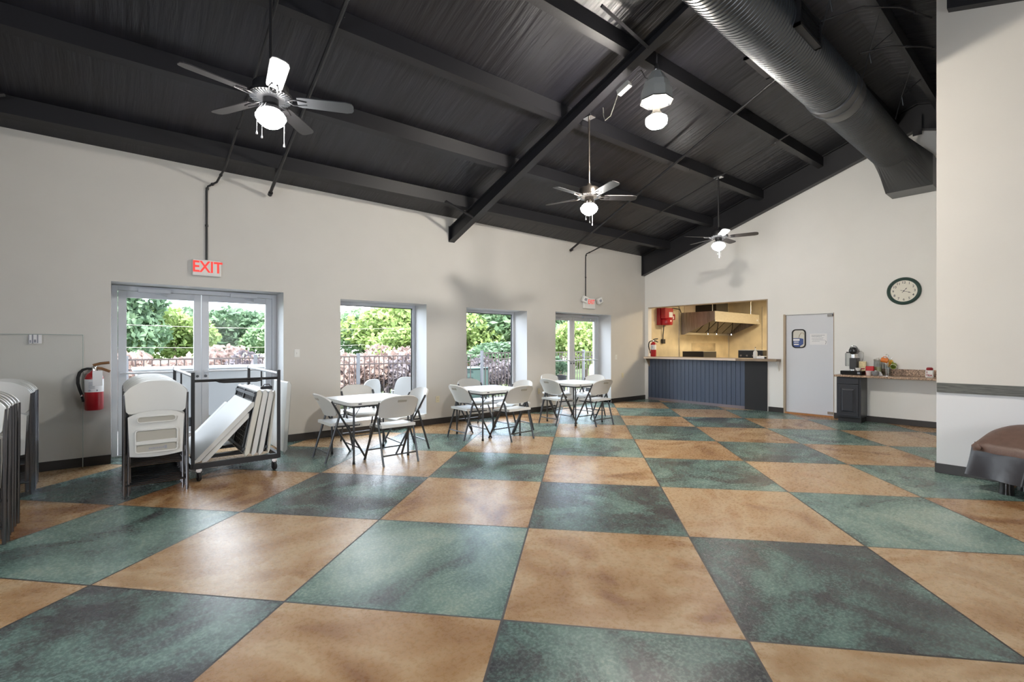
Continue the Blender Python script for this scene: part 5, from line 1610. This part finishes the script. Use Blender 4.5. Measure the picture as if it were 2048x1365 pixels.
for k, (x, kind, lb) in enumerate(hedge):
    tree('flowering_shrub', lb, 'shrub', x, 11.35 + 0.12 * (k % 3), 1.22 + 0.07 * (k % 3), 1.55, kind, HG, False, seed=20 + k % 2, dens=1500, size=0.20)
hedge2 = [(-2.0, 'pink', 'taller pink crape shrub rising above the fence by the left tree'), (0.9, 'pink', 'taller pink shrub rising behind the fence at the meeting stiles'), (3.0, 'pink', 'taller pink shrub showing over the fence by the cart post'), (5.0, 'pink', 'taller pink shrub over the fence in the first window')]
for k, (x, kind, lb) in enumerate(hedge2):
    tree('flowering_shrub', lb, 'shrub', x + 0.9, 12.7, 1.42, 2.2, kind, HG, False, seed=20, dens=1500, size=0.20)
TR = 'trees beyond the fence'
forest = [  # u, top v, distance, width, kind, label
    (232, 575, 22, 3.6, 'dark', 'tall deep green tree by the hinge side of the wide glass doors'),
    (300, 628, 26, 3.6, 'lime', 'yellow green tree beside the tall deep green one'),
    (352, 622, 34, 3.4, 'dark', 'dark tree crown rising behind the yellow green trees'),
    (352, 640, 25, 3.0, 'lime', 'low yellow green tree seen over the folded chairs'),
    (392, 634, 38, 6.0, 'mid', 'green tree behind the meeting stiles of the wide doors'),
    (440, 636, 40, 5.4, 'mid', 'green tree with flat crown in the second door leaf'),
    (500, 628, 36, 5.4, 'dark', 'broad dark green tree in the second door leaf'),
    (545, 640, 34, 4.5, 'mid', 'green tree at the edge of the second door leaf'),
    (690, 628, 38, 5.0, 'mid', 'slim green tree at the near edge of the first window'),
    (735, 636, 32, 5.0, 'mid', 'green tree filling the middle of the first window'),
    (780, 620, 30, 4.6, 'lime', 'light yellow green tree in the first window'),
    (822, 616, 34, 6.0, 'mid', 'tall green tree at the far edge of the first window'),
    (800, 668, 24, 2.8, 'lime', 'low bright tree in front of the others in the first window'),
    (950, 592, 26, 5.2, 'mid', 'tall light green tree filling the second window'),
    (1000, 590, 30, 6.0, 'dark', 'tall deep green tree at the far side of the second window'),
    (935, 640, 24, 3.0, 'lime', 'yellow green tree at the near edge of the second window'),
    (1122, 612, 24, 3.6, 'mid', 'light green tree in the first leaf of the far doors'),
    (1160, 585, 32, 7.0, 'dark', 'tall deep green tree behind the far glass doors'),
    (1172, 655, 20, 2.4, 'lime', 'rounded yellow green bush in front of the dark tree at the far doors'),
    (1020, 700, 20, 3.2, 'dark', 'low dark shrub mass below the trees in the second window')]
for k, (u, v, d, wd, kind, lb) in enumerate(forest):
    x, y, z = at(u, v, d)
    tree('leafy_tree', lb, 'tree', x, y, z * 1.06 + 0.25, wd * 1.25, kind, TR, True, seed=1 + k % 3, dens=4200, size=0.17)

# pole and wires
x, y, z = at(955, 655, 30)
t = thing('utility_pole', 'bleached utility pole standing among the trees in the second window', 'pole', (x, y, -0.1))
MB().tube([(0, 0, 0), (0, 0, z + 0.1)], 0.09, 8).build('mast', M['pole'], t)
MB().box(-0.9, 0.9, -0.05, 0.05, z - 0.5, z - 0.4).build('crossarm', M['pole'], t)
for dz, lb in ((0.35, 'upper pale overhead wire crossing behind the fence'), (-0.45, 'lower pale overhead wire crossing behind the fence')):
    a, b = Vector((-12, 19.5, z - 0.3 + dz)), Vector((x, y, z - 0.3 + dz)); 
    t = thing('overhead_wire', lb, 'wire', tuple(b))
    pts = [a.lerp(b, k / 10) - Vector((0, 0, 0.5 * math.sin(PI * k / 10))) for k in range(11)] + [b + Vector((8, 2.0, -0.3)), b + Vector((20, 5, 0.2))]
    MB().tube(pts, 0.009, 5).build('cable', M['pole'], t, world=True)

# patio things
t = thing('cloth_covered_table', 'long white cloth covered table on the patio behind the cart', 'table', (1.1, 9.0, -0.03))
MB().box(-0.95, 1.0, -0.45, 0.45, 1.06, 1.10).build('table_top', M['out_white'], t, bevel=0.02)
MB().box(-0.90, 0.95, -0.42, 0.42, 0.35, 1.06).build('cloth_drop', M['out_white'], t, bevel=0.02)
for sx in (-0.85, 0.9):
    for sy in (-0.38, 0.38):
        MB().box(sx - 0.025, sx + 0.025, sy - 0.025, sy + 0.025, 0, 0.35).build('leg', M['leg'], t)
def patio_chair(label, x, y, rz, mt_, group):
    t = thing('patio_chair', label, 'patio chair', (x, y, -0.03), rz, group)
    if mt_ is M['out_white']: t.scale = (1, 1, 0.74)
    MB().box(-0.24, 0.24, -0.24, 0.24, 0.38, 0.43).build('seat', mt_, t, bevel=0.015)
    def bk(u, v):
        s_ = 2 * u - 1
        return (0.25 * s_ * (1 - 0.25 * v ** 3), 0.20 + 0.08 * v - 0.05 * s_ * s_, 0.45 + (0.60 - 0.10 * s_ ** 4) * v), (0, 1, 0)
    MB().sheet(bk, 12, 8, 0.03).build('back', mt_, t, smooth=True)
    for sx in (-0.21, 0.21):
        for sy in (-0.21, 0.21):
            MB().tube([(sx, sy, 0), (sx * 0.95, sy * 0.95, 0.38)], 0.02, 8).build('leg', mt_, t)
        MB().tube([(sx * 1.15, -0.20, 0.40), (sx * 1.2, -0.20, 0.62), (sx * 1.15, 0.22, 0.66)], 0.02, 8).build('arm', mt_, t)
patio_chair('dark rounded patio chair outside the meeting stiles of the wide doors', 1.15, 9.92, R(170), M['out_dark'], 'dark patio chairs')
patio_chair('dark patio chair a step further along the fence', 1.95, 9.93, R(185), M['out_dark'], 'dark patio chairs')
patio_chair('dark patio chair hidden mostly by the door stile', 0.50, 9.92, R(178), M['out_dark'], 'dark patio chairs')
patio_chair('white patio chair below the sill line of the first window', 3.75, 9.15, R(200), M['out_white'], 'white patio chairs')
patio_chair('white patio chair by the far edge of the first window', 4.75, 9.35, R(160), M['out_white'], 'white patio chairs')
t = thing('utility_box', 'green utility cabinet standing beyond the fence in the second window', 'utility box', (7.6, 11.0, -0.1))
MB().box(-0.38, 0.38, -0.35, 0.35, 0.0, 0.85).build('cabinet_body', M['util_green'], t, bevel=0.02)
MB().box(-0.40, 0.40, -0.37, 0.37, 0.85, 0.90).build('cabinet_lid', M['util_green'], t, bevel=0.02)
t = thing('patio_planter', 'dark tall planter on the patio beyond the far glass doors', 'planter', (9.7, 9.6, -0.03))
MB().lathe([(0.16, 0), (0.22, 0.55), (0.24, 0.58), (0.20, 0.58), (0.18, 0.5)], n=20).build('pot', M['out_dark'], t, smooth=True)
blob_leaves(0.32, 0.32, 0.32, 500, 0.12, 77, 5).xf(Matrix.Translation((0, 0, 0.82))).build('foliage', LEAF['dark'], t)
t = thing('outdoor_cooler', 'peach coloured drinks cooler on the patio beyond the far doors', 'cooler', (11.2, 9.55, -0.03))
MB().lathe([(0.16, 0.4), (0.17, 0.45), (0.17, 0.78), (0.12, 0.86)], n=20).build('barrel', M['cream_box'], t, smooth=True)
MB().box(-0.2, 0.2, -0.2, 0.2, 0, 0.4).build('stand', M['out_dark'], t)
